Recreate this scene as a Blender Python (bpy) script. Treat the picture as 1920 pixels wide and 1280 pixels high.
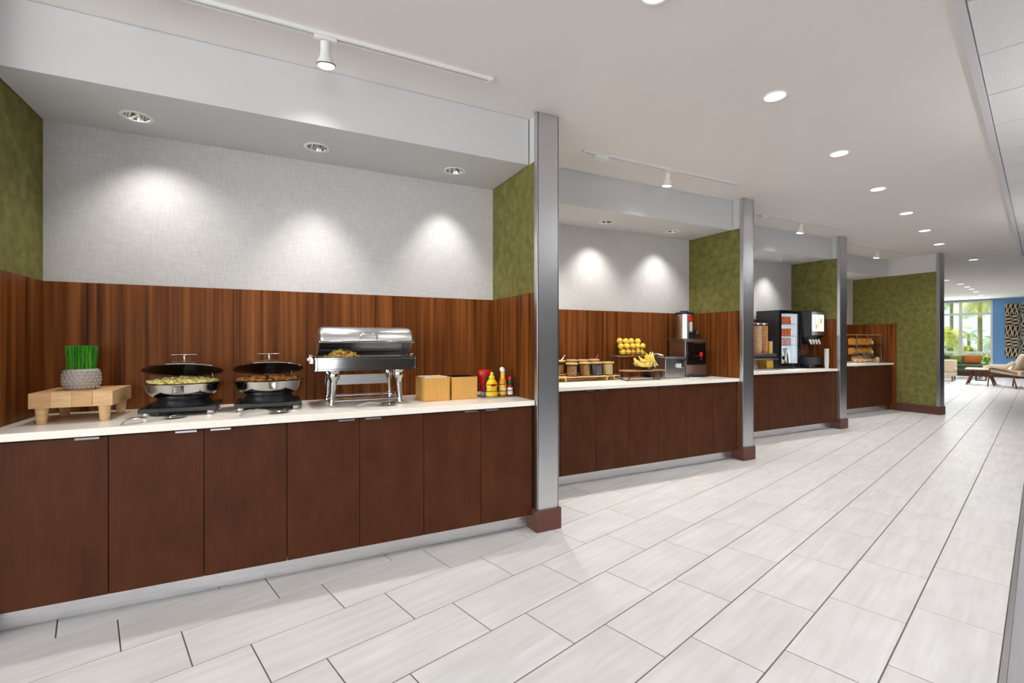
import bpy, bmesh, math, random
from mathutils import Vector, Matrix

random.seed(7)
PI = math.pi
for o in list(bpy.data.objects):
    bpy.data.objects.remove(o, do_unlink=True)
SC = bpy.context.scene
COL = SC.collection

# ------------------------------------------------------------------ camera
F_PX = 889.0
EYE = 1.31
TH = math.radians(63.396)                    # bay fronts run along +X; the view axis is TH from it
cam_d = bpy.data.cameras.new('camera')
cam_d.sensor_width = 36.0
cam_d.lens = F_PX * 36.0 / 1920.0
cam_d.clip_start = 0.05
cam_d.clip_end = 300
cam = bpy.data.objects.new('camera', cam_d)
cam.location = (0, 0, EYE)
cam.rotation_euler = (PI / 2, 0, TH - PI / 2)
COL.objects.link(cam)
SC.camera = cam

# corridor frame: s runs along the corridor, t to its left
A = math.radians(15.176)
CD = Vector((math.cos(A), math.sin(A), 0))
CT = Vector((-math.sin(A), math.cos(A), 0))
def st(s, t, z=0.0):
    return CD * s + CT * t + Vector((0, 0, z))

# ------------------------------------------------------------------ world, sun, daylight
w = bpy.data.worlds.new('sky')
SC.world = w
w.use_nodes = True
bg = w.node_tree.nodes['Background']
bg.inputs[0].default_value = (0.76, 0.88, 1.0, 1)
bg.inputs[1].default_value = 1.2
sd = bpy.data.lights.new('sun', 'SUN')
sd.energy = 5.0
sd.angle = math.radians(1.0)
sd.color = (1.0, 0.95, 0.86)
sun = bpy.data.objects.new('sun', sd)
sun.rotation_euler = (math.radians(38), 0, math.radians(200))
COL.objects.link(sun)

def area(name, loc, target, sx, sy, watts, color=(1, 1, 1)):
    d = bpy.data.lights.new(name, 'AREA')
    d.shape = 'RECTANGLE'
    d.size = sx
    d.size_y = sy
    d.energy = watts
    d.color = color
    o = bpy.data.objects.new(name, d)
    o.location = loc
    o.rotation_euler = (Vector(target) - Vector(loc)).to_track_quat('-Z', 'Y').to_euler()
    COL.objects.link(o)
    return o

# daylight entering by the windows of the dining room (behind and right of the camera) and of the lobby
area('daylight_rear', st(-5.85, 0.7, 1.62), st(0, 0.7, 1.62), 7.0, 2.1, 270, (1.0, 0.985, 0.96))
area('daylight_side', st(-3.6, -7.85, 1.62), st(-3.6, 0, 1.62), 4.0, 2.1, 160, (1.0, 0.99, 0.975))
area('daylight_lobby', st(24.8, 2.4, 1.6), st(15, 2.4, 1.4), 2.2, 2.2, 70, (0.96, 0.98, 1.0))

vs = SC.view_settings
vs.view_transform = 'Standard'
vs.look = 'None'
vs.exposure = 0.10
vs.gamma = 1.0
vs.use_curve_mapping = False
SC.cycles.max_bounces = 6
SC.cycles.diffuse_bounces = 4
SC.cycles.glossy_bounces = 4
SC.cycles.transparent_max_bounces = 12
SC.cycles.caustics_reflective = False
SC.cycles.caustics_refractive = False
SC.cycles.adaptive_threshold = 0.05
SC.cycles.adaptive_min_samples = 16

# ------------------------------------------------------------------ materials
def srgb(r, g, b):
    def c(v):
        v /= 255.0
        return v / 12.92 if v <= 0.04045 else ((v + 0.055) / 1.055) ** 2.4
    return (c(r), c(g), c(b), 1)

def new_mat(name):
    m = bpy.data.materials.new(name)
    m.use_nodes = True
    nt = m.node_tree
    return m, nt, nt.nodes['Principled BSDF']

def link(nt, a, b):
    nt.links.new(a, b)

def plain(name, col, rough=0.5, metal=0.0, noise=0.0, nscale=(20, 20, 20), bump=0.0, coat=0.0,
          emit=None, estr=0.0, spec=None, col2=None):
    """colour with a little procedural variation and optional relief"""
    m, nt, p = new_mat(name)
    p.inputs['Roughness'].default_value = rough
    p.inputs['Metallic'].default_value = metal
    if spec is not None:
        p.inputs['Specular IOR Level'].default_value = spec
    if coat:
        p.inputs['Coat Weight'].default_value = coat
        p.inputs['Coat Roughness'].default_value = 0.15
    if emit is not None:
        p.inputs['Emission Color'].default_value = emit
        p.inputs['Emission Strength'].default_value = estr
    tc = nt.nodes.new('ShaderNodeTexCoord')
    mp = nt.nodes.new('ShaderNodeMapping')
    mp.inputs['Scale'].default_value = nscale
    nz = nt.nodes.new('ShaderNodeTexNoise')
    nz.inputs['Scale'].default_value = 1.0
    nz.inputs['Detail'].default_value = 4
    link(nt, tc.outputs['Object'], mp.inputs[0])
    link(nt, mp.outputs[0], nz.inputs['Vector'])
    rp = nt.nodes.new('ShaderNodeValToRGB')
    rp.color_ramp.elements[0].position = 0.3
    rp.color_ramp.elements[1].position = 0.7
    c2 = col2 if col2 is not None else tuple(min(1, v * (1 + noise)) for v in col[:3]) + (1,)
    c1 = col if col2 is not None else tuple(v * (1 - noise) for v in col[:3]) + (1,)
    rp.color_ramp.elements[0].color = c1
    rp.color_ramp.elements[1].color = c2
    link(nt, nz.outputs['Fac'], rp.inputs[0])
    link(nt, rp.outputs[0], p.inputs['Base Color'])
    if bump:
        b = nt.nodes.new('ShaderNodeBump')
        b.inputs['Strength'].default_value = bump
        b.inputs['Distance'].default_value = 0.002
        link(nt, nz.outputs['Fac'], b.inputs['Height'])
        link(nt, b.outputs[0], p.inputs['Normal'])
    return m

def glass(name, tint=(1, 1, 1, 1), refl=0.10):
    m, nt, p = new_mat(name)
    nt.nodes.remove(p)
    out = nt.nodes['Material Output']
    tr = nt.nodes.new('ShaderNodeBsdfTransparent')
    tr.inputs[0].default_value = tint
    gl = nt.nodes.new('ShaderNodeBsdfGlossy')
    gl.inputs['Roughness'].default_value = 0.03
    fr = nt.nodes.new('ShaderNodeLayerWeight')
    fr.inputs[0].default_value = refl
    mx = nt.nodes.new('ShaderNodeMixShader')
    link(nt, fr.outputs['Fresnel'], mx.inputs[0])
    link(nt, tr.outputs[0], mx.inputs[1])
    link(nt, gl.outputs[0], mx.inputs[2])
    link(nt, mx.outputs[0], out.inputs[0])
    return m

def striped_wood(name):
    """vertical zebra-grain laminate"""
    m, nt, p = new_mat(name)
    g = nt.nodes.new('ShaderNodeNewGeometry')
    def noise(sc, scale, detail, dist=0.0):
        mp = nt.nodes.new('ShaderNodeMapping')
        mp.inputs['Scale'].default_value = sc
        n = nt.nodes.new('ShaderNodeTexNoise')
        n.inputs['Scale'].default_value = scale
        n.inputs['Detail'].default_value = detail
        n.inputs['Distortion'].default_value = dist
        link(nt, g.outputs['Position'], mp.inputs[0])
        link(nt, mp.outputs[0], n.inputs['Vector'])
        return n
    n1 = noise((22, 22, 0.55), 1.0, 3, 0.35)
    n2 = noise((95, 95, 0.9), 1.0, 3, 0.2)
    mx = nt.nodes.new('ShaderNodeMix')
    mx.inputs[0].default_value = 0.32
    link(nt, n1.outputs['Fac'], mx.inputs[2])
    link(nt, n2.outputs['Fac'], mx.inputs[3])
    rp = nt.nodes.new('ShaderNodeValToRGB')
    e = rp.color_ramp.elements
    e[0].position = 0.34; e[0].color = (0.045, 0.0125, 0.0034, 1)
    e[1].position = 0.68; e[1].color = (0.295, 0.104, 0.028, 1)
    x = e.new(0.43); x.color = (0.124, 0.037, 0.0085, 1)
    x = e.new(0.52); x.color = (0.184, 0.057, 0.013, 1)
    link(nt, mx.outputs[0], rp.inputs[0])
    link(nt, rp.outputs[0], p.inputs['Base Color'])
    p.inputs['Roughness'].default_value = 0.38
    p.inputs['Specular IOR Level'].default_value = 0.09
    return m

def door_stain(name):
    m, nt, p = new_mat(name)
    g = nt.nodes.new('ShaderNodeNewGeometry')
    oi = nt.nodes.new('ShaderNodeObjectInfo')
    ad = nt.nodes.new('ShaderNodeVectorMath')
    ad.operation = 'MULTIPLY_ADD'
    cmb = nt.nodes.new('ShaderNodeCombineXYZ')
    for i in range(3):
        link(nt, oi.outputs['Random'], cmb.inputs[i])
    ad.inputs[1].default_value = (9, 9, 9)
    link(nt, cmb.outputs[0], ad.inputs[0])
    link(nt, g.outputs['Position'], ad.inputs[2])
    def noise(sc, detail):
        mp = nt.nodes.new('ShaderNodeMapping')
        mp.inputs['Scale'].default_value = sc
        n = nt.nodes.new('ShaderNodeTexNoise')
        n.inputs['Scale'].default_value = 1
        n.inputs['Detail'].default_value = detail
        link(nt, ad.outputs[0], mp.inputs[0])
        link(nt, mp.outputs[0], n.inputs['Vector'])
        return n
    n1 = noise((9, 9, 5), 5)
    n2 = noise((160, 160, 6), 2)
    mx = nt.nodes.new('ShaderNodeMix')
    mx.inputs[0].default_value = 0.35
    link(nt, n1.outputs['Fac'], mx.inputs[2])
    link(nt, n2.outputs['Fac'], mx.inputs[3])
    rp = nt.nodes.new('ShaderNodeValToRGB')
    e = rp.color_ramp.elements
    e[0].position = 0.3; e[0].color = (0.053, 0.0155, 0.0058, 1)
    e[1].position = 0.7; e[1].color = (0.092, 0.0290, 0.0115, 1)
    link(nt, mx.outputs[0], rp.inputs[0])
    link(nt, rp.outputs[0], p.inputs['Base Color'])
    p.inputs['Roughness'].default_value = 0.45
    p.inputs['Specular IOR Level'].default_value = 0.14
    return m

def floor_tile_mat(name):
    m, nt, p = new_mat(name)
    tc = nt.nodes.new('ShaderNodeTexCoord')
    oi = nt.nodes.new('ShaderNodeObjectInfo')
    gi = nt.nodes.new('ShaderNodeNewGeometry')
    rnd = nt.nodes.new('ShaderNodeMath')
    rnd.operation = 'ADD'
    link(nt, oi.outputs['Random'], rnd.inputs[0])
    link(nt, gi.outputs['Random Per Island'], rnd.inputs[1])
    cmb = nt.nodes.new('ShaderNodeCombineXYZ')
    for i in range(3):
        link(nt, rnd.outputs[0], cmb.inputs[i])
    ad = nt.nodes.new('ShaderNodeVectorMath')
    ad.operation = 'MULTIPLY_ADD'
    ad.inputs[1].default_value = (13, 17, 11)
    link(nt, cmb.outputs[0], ad.inputs[0])
    link(nt, tc.outputs['Object'], ad.inputs[2])
    def noise(sc, detail, rot=0.0):
        mp = nt.nodes.new('ShaderNodeMapping')
        mp.inputs['Scale'].default_value = sc
        mp.inputs['Rotation'].default_value = (0, 0, rot)
        n = nt.nodes.new('ShaderNodeTexNoise')
        n.inputs['Scale'].default_value = 1
        n.inputs['Detail'].default_value = detail
        n.inputs['Distortion'].default_value = 0.4
        link(nt, ad.outputs[0], mp.inputs[0])
        link(nt, mp.outputs[0], n.inputs['Vector'])
        return n
    n1 = noise((2.2, 26, 5), 5, 0.10)
    n2 = noise((3, 5, 5), 3)
    mx = nt.nodes.new('ShaderNodeMix')
    mx.inputs[0].default_value = 0.4
    link(nt, n1.outputs['Fac'], mx.inputs[2])
    link(nt, n2.outputs['Fac'], mx.inputs[3])
    rp = nt.nodes.new('ShaderNodeValToRGB')
    e = rp.color_ramp.elements
    e[0].position = 0.30; e[0].color = srgb(209, 207, 205)
    e[1].position = 0.70; e[1].color = srgb(230, 230, 230)
    link(nt, mx.outputs[0], rp.inputs[0])
    fr = nt.nodes.new('ShaderNodeMath')
    fr.operation = 'FRACT'
    link(nt, rnd.outputs[0], fr.inputs[0])
    tint = nt.nodes.new('ShaderNodeValToRGB')
    t = tint.color_ramp.elements
    t[0].position = 0.0; t[0].color = (1.0, 0.98, 0.97, 1)
    t[1].position = 1.0; t[1].color = (0.985, 0.985, 0.985, 1)
    link(nt, fr.outputs[0], tint.inputs[0])
    mu = nt.nodes.new('ShaderNodeMix')
    mu.data_type = 'RGBA'
    mu.blend_type = 'MULTIPLY'
    mu.inputs[0].default_value = 1.0
    link(nt, rp.outputs[0], mu.inputs[6])
    link(nt, tint.outputs[0], mu.inputs[7])
    link(nt, mu.outputs[2], p.inputs['Base Color'])
    p.inputs['Roughness'].default_value = 0.38
    p.inputs['Specular IOR Level'].default_value = 0.30
    return m

def linen(name):
    m, nt, p = new_mat(name)
    g = nt.nodes.new('ShaderNodeNewGeometry')
    def noise(sc):
        mp = nt.nodes.new('ShaderNodeMapping')
        mp.inputs['Scale'].default_value = sc
        n = nt.nodes.new('ShaderNodeTexNoise')
        n.inputs['Scale'].default_value = 1
        n.inputs['Detail'].default_value = 2
        link(nt, g.outputs['Position'], mp.inputs[0])
        link(nt, mp.outputs[0], n.inputs['Vector'])
        return n
    n1 = noise((14, 14, 320))
    n2 = noise((260, 260, 12))
    mx = nt.nodes.new('ShaderNodeMix')
    mx.inputs[0].default_value = 0.5
    link(nt, n1.outputs['Fac'], mx.inputs[2])
    link(nt, n2.outputs['Fac'], mx.inputs[3])
    rp = nt.nodes.new('ShaderNodeValToRGB')
    e = rp.color_ramp.elements
    e[0].position = 0.35; e[0].color = srgb(190, 188, 187)
    e[1].position = 0.65; e[1].color = srgb(212, 211, 210)
    link(nt, mx.outputs[0], rp.inputs[0])
    link(nt, rp.outputs[0], p.inputs['Base Color'])
    p.inputs['Roughness'].default_value = 0.7
    b = nt.nodes.new('ShaderNodeBump')
    b.inputs['Strength'].default_value = 0.25
    b.inputs['Distance'].default_value = 0.001
    link(nt, mx.outputs[0], b.inputs['Height'])
    link(nt, b.outputs[0], p.inputs['Normal'])
    return m

def suede(name):
    m, nt, p = new_mat(name)
    g = nt.nodes.new('ShaderNodeNewGeometry')
    n = nt.nodes.new('ShaderNodeTexNoise')
    n.inputs['Scale'].default_value = 13
    n.inputs['Detail'].default_value = 6
    n.inputs['Distortion'].default_value = 0.3
    link(nt, g.outputs['Position'], n.inputs['Vector'])
    rp = nt.nodes.new('ShaderNodeValToRGB')
    e = rp.color_ramp.elements
    e[0].position = 0.35; e[0].color = srgb(108, 104, 50)
    e[1].position = 0.72; e[1].color = srgb(132, 129, 76)
    link(nt, n.outputs['Fac'], rp.inputs[0])
    link(nt, rp.outputs[0], p.inputs['Base Color'])
    p.inputs['Roughness'].default_value = 0.75
    p.inputs['Specular IOR Level'].default_value = 0.25
    return m

def brushed(name, col, rough, sc):
    m, nt, p = new_mat(name)
    p.inputs['Metallic'].default_value = 1.0
    p.inputs['Base Color'].default_value = col
    g = nt.nodes.new('ShaderNodeNewGeometry')
    mp = nt.nodes.new('ShaderNodeMapping')
    mp.inputs['Scale'].default_value = sc
    n = nt.nodes.new('ShaderNodeTexNoise')
    n.inputs['Scale'].default_value = 1
    n.inputs['Detail'].default_value = 3
    link(nt, g.outputs['Position'], mp.inputs[0])
    link(nt, mp.outputs[0], n.inputs['Vector'])
    mr = nt.nodes.new('ShaderNodeMapRange')
    mr.inputs['To Min'].default_value = rough * 0.8
    mr.inputs['To Max'].default_value = rough * 1.25
    link(nt, n.outputs['Fac'], mr.inputs[0])
    link(nt, mr.outputs[0], p.inputs['Roughness'])
    return m

def acoustic(name):
    return plain(name, srgb(232, 232, 234), 0.9, noise=0.05, nscale=(120, 120, 120), bump=0.4)

M = {}
M['plaster'] = plain('ceiling_plaster', srgb(238, 234, 231), 0.85, noise=0.01, nscale=(3, 3, 3))
M['soffit'] = plain('soffit_paint', srgb(212, 213, 214), 0.8, noise=0.01, nscale=(3, 3, 3))
M['linen'] = linen('linen_wallcover')
M['green'] = suede('green_suede_paint')
M['wood'] = striped_wood('zebra_grain_laminate')
M['door'] = door_stain('stained_cabinet_door')
M['carcass'] = plain('cabinet_carcass', srgb(48, 28, 20), 0.6, noise=0.1)
M['quartz'] = plain('cream_quartz', srgb(250, 245, 235), 0.25, noise=0.02, nscale=(60, 60, 60))
M['tile'] = floor_tile_mat('travertine_tile')
M['grout'] = plain('grout', srgb(108, 99, 90), 0.95, noise=0.08, nscale=(30, 30, 30))
M['grey_floor'] = plain('grey_floor', srgb(158, 158, 162), 0.5, noise=0.05, nscale=(3, 30, 3))
M['steel'] = brushed('brushed_steel', (0.64, 0.65, 0.67, 1), 0.30, (400, 400, 3))
M['toe'] = brushed('toe_kick_metal', (0.80, 0.81, 0.83, 1), 0.28, (3, 3, 300))
M['chrome'] = plain('polished_steel', (0.66, 0.65, 0.63, 1), 0.09, 1.0, noise=0.02)
M['chrome_body'] = plain('steel_with_dark_reflection', (0.46, 0.47, 0.49, 1), 0.12, 1.0, noise=0.02)  # chafer body steel darkened to stand in for mirroring a dark room
M['lid_reflection'] = plain('lid_inside_dark_reflection', (0.16, 0.15, 0.12, 1), 0.3, 1.0, noise=0.05)  # dark surroundings mirrored in the lid's underside, put into the steel colour
M['satin'] = plain('satin_steel', (0.62, 0.62, 0.62, 1), 0.28, 1.0, noise=0.04)
M['base'] = plain('brown_vinyl_base', srgb(94, 56, 46), 0.4, noise=0.04)
M['white'] = plain('white_enamel', srgb(236, 236, 234), 0.4, noise=0.01)
M['black'] = plain('black_enamel', srgb(26, 27, 30), 0.35, noise=0.1)
M['blackgloss'] = plain('black_gloss', srgb(14, 15, 18), 0.15, noise=0.1)
M['charcoal'] = plain('charcoal_plastic', srgb(52, 55, 60), 0.4, noise=0.1)
M['lens'] = plain('lit_lens', srgb(255, 250, 240), 0.4, emit=(1.0, 0.93, 0.84, 1), estr=9.0)
M['lamp_soft'] = plain('lit_lamp_face', srgb(255, 250, 240), 0.4, emit=(1.0, 0.95, 0.88, 1), estr=3.0)
M['maple'] = plain('maple_block', srgb(214, 170, 118), 0.5, noise=0.12, nscale=(10, 60, 60))
M['maple2'] = plain('maple_block_pale', srgb(226, 186, 136), 0.5, noise=0.10, nscale=(10, 60, 60))
M['bamboo'] = plain('bamboo', srgb(212, 160, 84), 0.42, noise=0.10, nscale=(90, 90, 2))
M['bamboo_pale'] = plain('bamboo_pale', srgb(222, 182, 124), 0.5, noise=0.08, nscale=(12, 90, 90))
M['cork'] = plain('bamboo_lid', srgb(198, 160, 108), 0.6, noise=0.10, nscale=(70, 70, 70))
M['ceramic'] = plain('grey_stoneware', srgb(186, 180, 174), 0.6, noise=0.05)
M['ceramic_in'] = plain('stoneware_groove', srgb(150, 142, 136), 0.7, noise=0.05)
M['grass'] = plain('grass_blade', srgb(36, 140, 30), 0.5, col2=srgb(96, 190, 40), nscale=(40, 40, 12))
M['soil'] = plain('soil', srgb(60, 44, 30), 0.9, noise=0.2)
M['egg'] = plain('scrambled_egg', srgb(248, 222, 112), 0.6, col2=srgb(255, 244, 180), nscale=(60, 60, 60))
M['sausage'] = plain('browned_meat', srgb(150, 84, 36), 0.5, col2=srgb(204, 140, 78), nscale=(40, 40, 40))
M['potato'] = plain('fried_potato', srgb(222, 168, 74), 0.6, col2=srgb(246, 210, 130), nscale=(50, 50, 50))
M['butter'] = plain('butter_foil', srgb(240, 208, 110), 0.4, noise=0.06)
M['red'] = plain('red_plastic', srgb(190, 20, 22), 0.3, noise=0.04)
M['redlabel'] = plain('red_label', srgb(226, 24, 34), 0.4, noise=0.03)
M['mustard'] = plain('mustard_plastic', srgb(246, 208, 40), 0.35, noise=0.03)
M['orange_sauce'] = plain('orange_sauce', srgb(222, 140, 40), 0.2, noise=0.06)
M['yellow_label'] = plain('yellow_label', srgb(240, 190, 60), 0.4, noise=0.04)
M['green_label'] = plain('green_foil', srgb(28, 84, 58), 0.4, noise=0.05)
M['label_white'] = plain('white_label', srgb(238, 236, 232), 0.5, noise=0.02)
M['sauce_red'] = plain('pepper_sauce', srgb(150, 30, 20), 0.15, noise=0.05)
M['lemon'] = plain('lemon_skin', srgb(236, 196, 44), 0.4, col2=srgb(250, 220, 90), nscale=(18, 18, 18), bump=0.2)
M['orange'] = plain('orange_skin', srgb(240, 160, 40), 0.4, noise=0.06, nscale=(40, 40, 40), bump=0.2)
M['banana'] = plain('banana_skin', srgb(240, 208, 70), 0.45, col2=srgb(250, 234, 140), nscale=(14, 14, 14))
M['jar'] = glass('jar_glass', (0.96, 0.97, 0.97, 1), 0.12)
M['pane'] = glass('window_glass', (0.99, 1.0, 1.0, 1), 0.05)
M['granola'] = plain('granola', srgb(128, 88, 60), 0.8, col2=srgb(206, 166, 122), nscale=(90, 90, 90), bump=0.8)
M['nuts'] = plain('nuts', srgb(134, 84, 40), 0.8, col2=srgb(200, 150, 90), nscale=(80, 80, 80), bump=0.8)
M['raisin'] = plain('dark_berries', srgb(84, 80, 86), 0.8, col2=srgb(132, 126, 132), nscale=(90, 90, 90), bump=0.8)
M['oat'] = plain('rolled_oats', srgb(212, 178, 118), 0.8, col2=srgb(236, 208, 156), nscale=(100, 100, 100), bump=0.6)
M['cereal'] = plain('cereal', srgb(186, 116, 58), 0.8, col2=srgb(236, 186, 130), nscale=(55, 55, 55), bump=0.9)
M['cereal2'] = plain('pale_cereal', srgb(214, 160, 110), 0.8, col2=srgb(244, 214, 180), nscale=(55, 55, 55), bump=0.9)
M['corn'] = plain('corn_cereal', srgb(208, 152, 50), 0.8, col2=srgb(236, 190, 90), nscale=(60, 60, 60), bump=0.9)
M['walnut'] = plain('walnut_shelf', srgb(168, 124, 84), 0.5, noise=0.12, nscale=(8, 70, 70))
M['walnut_leg'] = plain('walnut_leg', srgb(112, 68, 42), 0.5, noise=0.12, nscale=(20, 20, 6))
M['cup_orange'] = plain('orange_cup', srgb(252, 140, 92), 0.4, noise=0.05)
M['cup_pink'] = plain('pink_cup', srgb(250, 200, 194), 0.4, noise=0.05)
M['fridge_in'] = plain('lit_fridge_lining', srgb(225, 234, 244), 0.5, emit=(0.80, 0.90, 1.0, 1), estr=0.45)
M['screen'] = plain('lit_panel', srgb(240, 244, 250), 0.4, emit=(0.90, 0.95, 1.0, 1), estr=0.55)
M['yellow_print'] = plain('yellow_print', srgb(232, 196, 40), 0.5, emit=srgb(232, 196, 40), estr=0.25)
M['bread'] = plain('bread_crust', srgb(206, 124, 38), 0.7, col2=srgb(238, 172, 80), nscale=(14, 14, 14))
M['crumb'] = plain('bread_crumb', srgb(240, 216, 172), 0.8, noise=0.05, nscale=(60, 60, 60))
M['pastry'] = plain('pastry', srgb(206, 142, 92), 0.6, col2=srgb(244, 208, 168), nscale=(18, 18, 18))
M['blue'] = plain('blue_wall', srgb(122, 174, 228), 0.8, noise=0.03, nscale=(2, 2, 2))
M['stick'] = plain('driftwood', srgb(232, 208, 164), 0.7, col2=srgb(248, 236, 210), nscale=(14, 14, 14))
M['art_dark'] = plain('art_backing', srgb(60, 50, 44), 0.8, noise=0.1)
M['cream_fabric'] = plain('cream_upholstery', srgb(222, 204, 178), 0.9, noise=0.04, nscale=(60, 60, 60))
M['green_fabric'] = plain('green_upholstery', srgb(84, 104, 72), 0.9, noise=0.06, nscale=(50, 50, 50))
M['olive'] = plain('olive_cushion', srgb(128, 138, 80), 0.9, noise=0.06, nscale=(50, 50, 50))
M['rust'] = plain('rust_cushion', srgb(178, 106, 54), 0.9, noise=0.06, nscale=(50, 50, 50))
M['table_top'] = plain('pale_table_top', srgb(232, 220, 202), 0.4, noise=0.04, nscale=(6, 40, 40))
M['frond'] = plain('palm_leaf', srgb(168, 176, 70), 0.5, col2=srgb(236, 228, 130), nscale=(3, 3, 3))
M['frond2'] = plain('palm_leaf_deep', srgb(110, 140, 80), 0.5, col2=srgb(180, 196, 110), nscale=(3, 3, 3))
M['bark'] = plain('palm_bark', srgb(150, 140, 110), 0.9, noise=0.2, nscale=(6, 6, 24))
M['shrub'] = plain('shrub_leaf', srgb(110, 140, 60), 0.6, col2=srgb(214, 214, 110), nscale=(4, 4, 4))
M['lawn'] = plain('lawn', srgb(150, 168, 96), 0.9, noise=0.12, nscale=(2, 2, 2))
M['frame_white'] = plain('white_window_frame', srgb(240, 240, 240), 0.5, noise=0.01)
M['room_wall'] = plain('plain_wall_paint', srgb(200, 196, 190), 0.85, noise=0.01, nscale=(2, 2, 2))
M['taupe'] = plain('taupe_wall_paint', srgb(112, 102, 94), 0.8, noise=0.02, nscale=(2, 2, 2))
M['acoustic'] = acoustic('acoustic_tile')
M['tbar'] = plain('grid_bar', srgb(216, 216, 218), 0.6, noise=0.01)

for k_ in ('lens', 'lamp_soft', 'fridge_in', 'screen', 'yellow_print'):
    M[k_].cycles.emission_sampling = 'NONE'

# ------------------------------------------------------------------ mesh helpers
class MB:
    def __init__(self):
        self.v = []; self.f = []
    def add(self, verts, faces):
        n = len(self.v)
        self.v += [tuple(p) for p in verts]
        self.f += [tuple(i + n for i in fc) for fc in faces]
        return self
    def box(self, x0, x1, y0, y1, z0, z1):
        return self.add([(x0, y0, z0), (x1, y0, z0), (x1, y1, z0), (x0, y1, z0),
                         (x0, y0, z1), (x1, y0, z1), (x1, y1, z1), (x0, y1, z1)],
                        [(3, 2, 1, 0), (4, 5, 6, 7), (0, 1, 5, 4), (1, 2, 6, 5), (2, 3, 7, 6), (3, 0, 4, 7)])
    def lathe(self, prof, cx=0, cy=0, n=28, sx=1.0, sy=1.0, cap=True):
        """profile of (radius, z) turned round the vertical through (cx, cy)"""
        vs_, fs = [], []
        for r, z in prof:
            for k in range(n):
                a = 2 * PI * k / n
                vs_.append((cx + r * sx * math.cos(a), cy + r * sy * math.sin(a), z))
        for i in range(len(prof) - 1):
            for k in range(n):
                k2 = (k + 1) % n
                fs.append((i * n + k, i * n + k2, (i + 1) * n + k2, (i + 1) * n + k))
        if cap:
            if prof[0][0] > 1e-5: fs.append(tuple(range(n - 1, -1, -1)))
            if prof[-1][0] > 1e-5: fs.append(tuple((len(prof) - 1) * n + k for k in range(n)))
        return self.add(vs_, fs)
    def tube(self, pts, r, n=8, closed=False, taper=None):
        pts = [Vector(p) for p in pts]
        m = len(pts)
        vs_, fs = [], []
        up = Vector((0, 0, 1))
        prev = None
        for i, p in enumerate(pts):
            if closed:
                d = pts[(i + 1) % m] - pts[i - 1]
            else:
                d = pts[min(i + 1, m - 1)] - pts[max(i - 1, 0)]
            d.normalize()
            ref = prev if prev is not None else (up if abs(d.dot(up)) < 0.95 else Vector((1, 0, 0)))
            a = ref - d * ref.dot(d)
            if a.length < 1e-6:
                a = d.orthogonal()
            a.normalize()
            b = d.cross(a)
            prev = a
            rr = r if taper is None else r * taper[i]
            for k in range(n):
                t = 2 * PI * k / n
                vs_.append(p + (a * math.cos(t) + b * math.sin(t)) * rr)
        rng = m if closed else m - 1
        for i in range(rng):
            j = (i + 1) % m
            for k in range(n):
                k2 = (k + 1) % n
                fs.append((i * n + k, i * n + k2, j * n + k2, j * n + k))
        if not closed:
            fs.append(tuple(range(n - 1, -1, -1)))
            fs.append(tuple((m - 1) * n + k for k in range(n)))
        return self.add(vs_, fs)
    def prism(self, poly, axis, a0, a1):
        """polygon (two coordinates) swept along axis 'x', 'y' or 'z'"""
        n = len(poly)
        def P(u, v, a):
            return (a, u, v) if axis == 'x' else ((u, a, v) if axis == 'y' else (u, v, a))
        vs_ = [P(u, v, a0) for u, v in poly] + [P(u, v, a1) for u, v in poly]
        fs = [tuple(range(n)), tuple(range(2 * n - 1, n - 1, -1))]
        for i in range(n):
            j = (i + 1) % n
            fs.append((i, i + n, j + n, j))
        return self.add(vs_, fs)
    def ball(self, c, rx, ry=None, rz=None, n=12, m=8):
        ry = rx if ry is None else ry
        rz = rx if rz is None else rz
        vs_ = [(c[0], c[1], c[2] - rz)]
        for i in range(1, m):
            ph = -PI / 2 + PI * i / m
            for k in range(n):
                a = 2 * PI * k / n
                vs_.append((c[0] + rx * math.cos(ph) * math.cos(a), c[1] + ry * math.cos(ph) * math.sin(a), c[2] + rz * math.sin(ph)))
        vs_.append((c[0], c[1], c[2] + rz))
        fs = []
        for k in range(n):
            fs.append((0, 1 + (k + 1) % n, 1 + k))
        for i in range(m - 2):
            for k in range(n):
                k2 = (k + 1) % n
                fs.append((1 + i * n + k, 1 + i * n + k2, 1 + (i + 1) * n + k2, 1 + (i + 1) * n + k))
        top = len(vs_) - 1
        b = 1 + (m - 2) * n
        for k in range(n):
            fs.append((b + k, b + (k + 1) % n, top))
        return self.add(vs_, fs)
    def xform(self, mat):
        self.v = [tuple(mat @ Vector(p)) for p in self.v]
        return self
    def mesh(self, name, smooth=True, angle=40):
        me = bpy.data.meshes.new(name)
        me.from_pydata(self.v, [], self.f)
        bm = bmesh.new()
        bm.from_mesh(me)
        bmesh.ops.recalc_face_normals(bm, faces=bm.faces)
        bm.to_mesh(me)
        bm.free()
        if smooth:
            me.shade_smooth()
            me.set_sharp_from_angle(angle=math.radians(angle))
        return me

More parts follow.
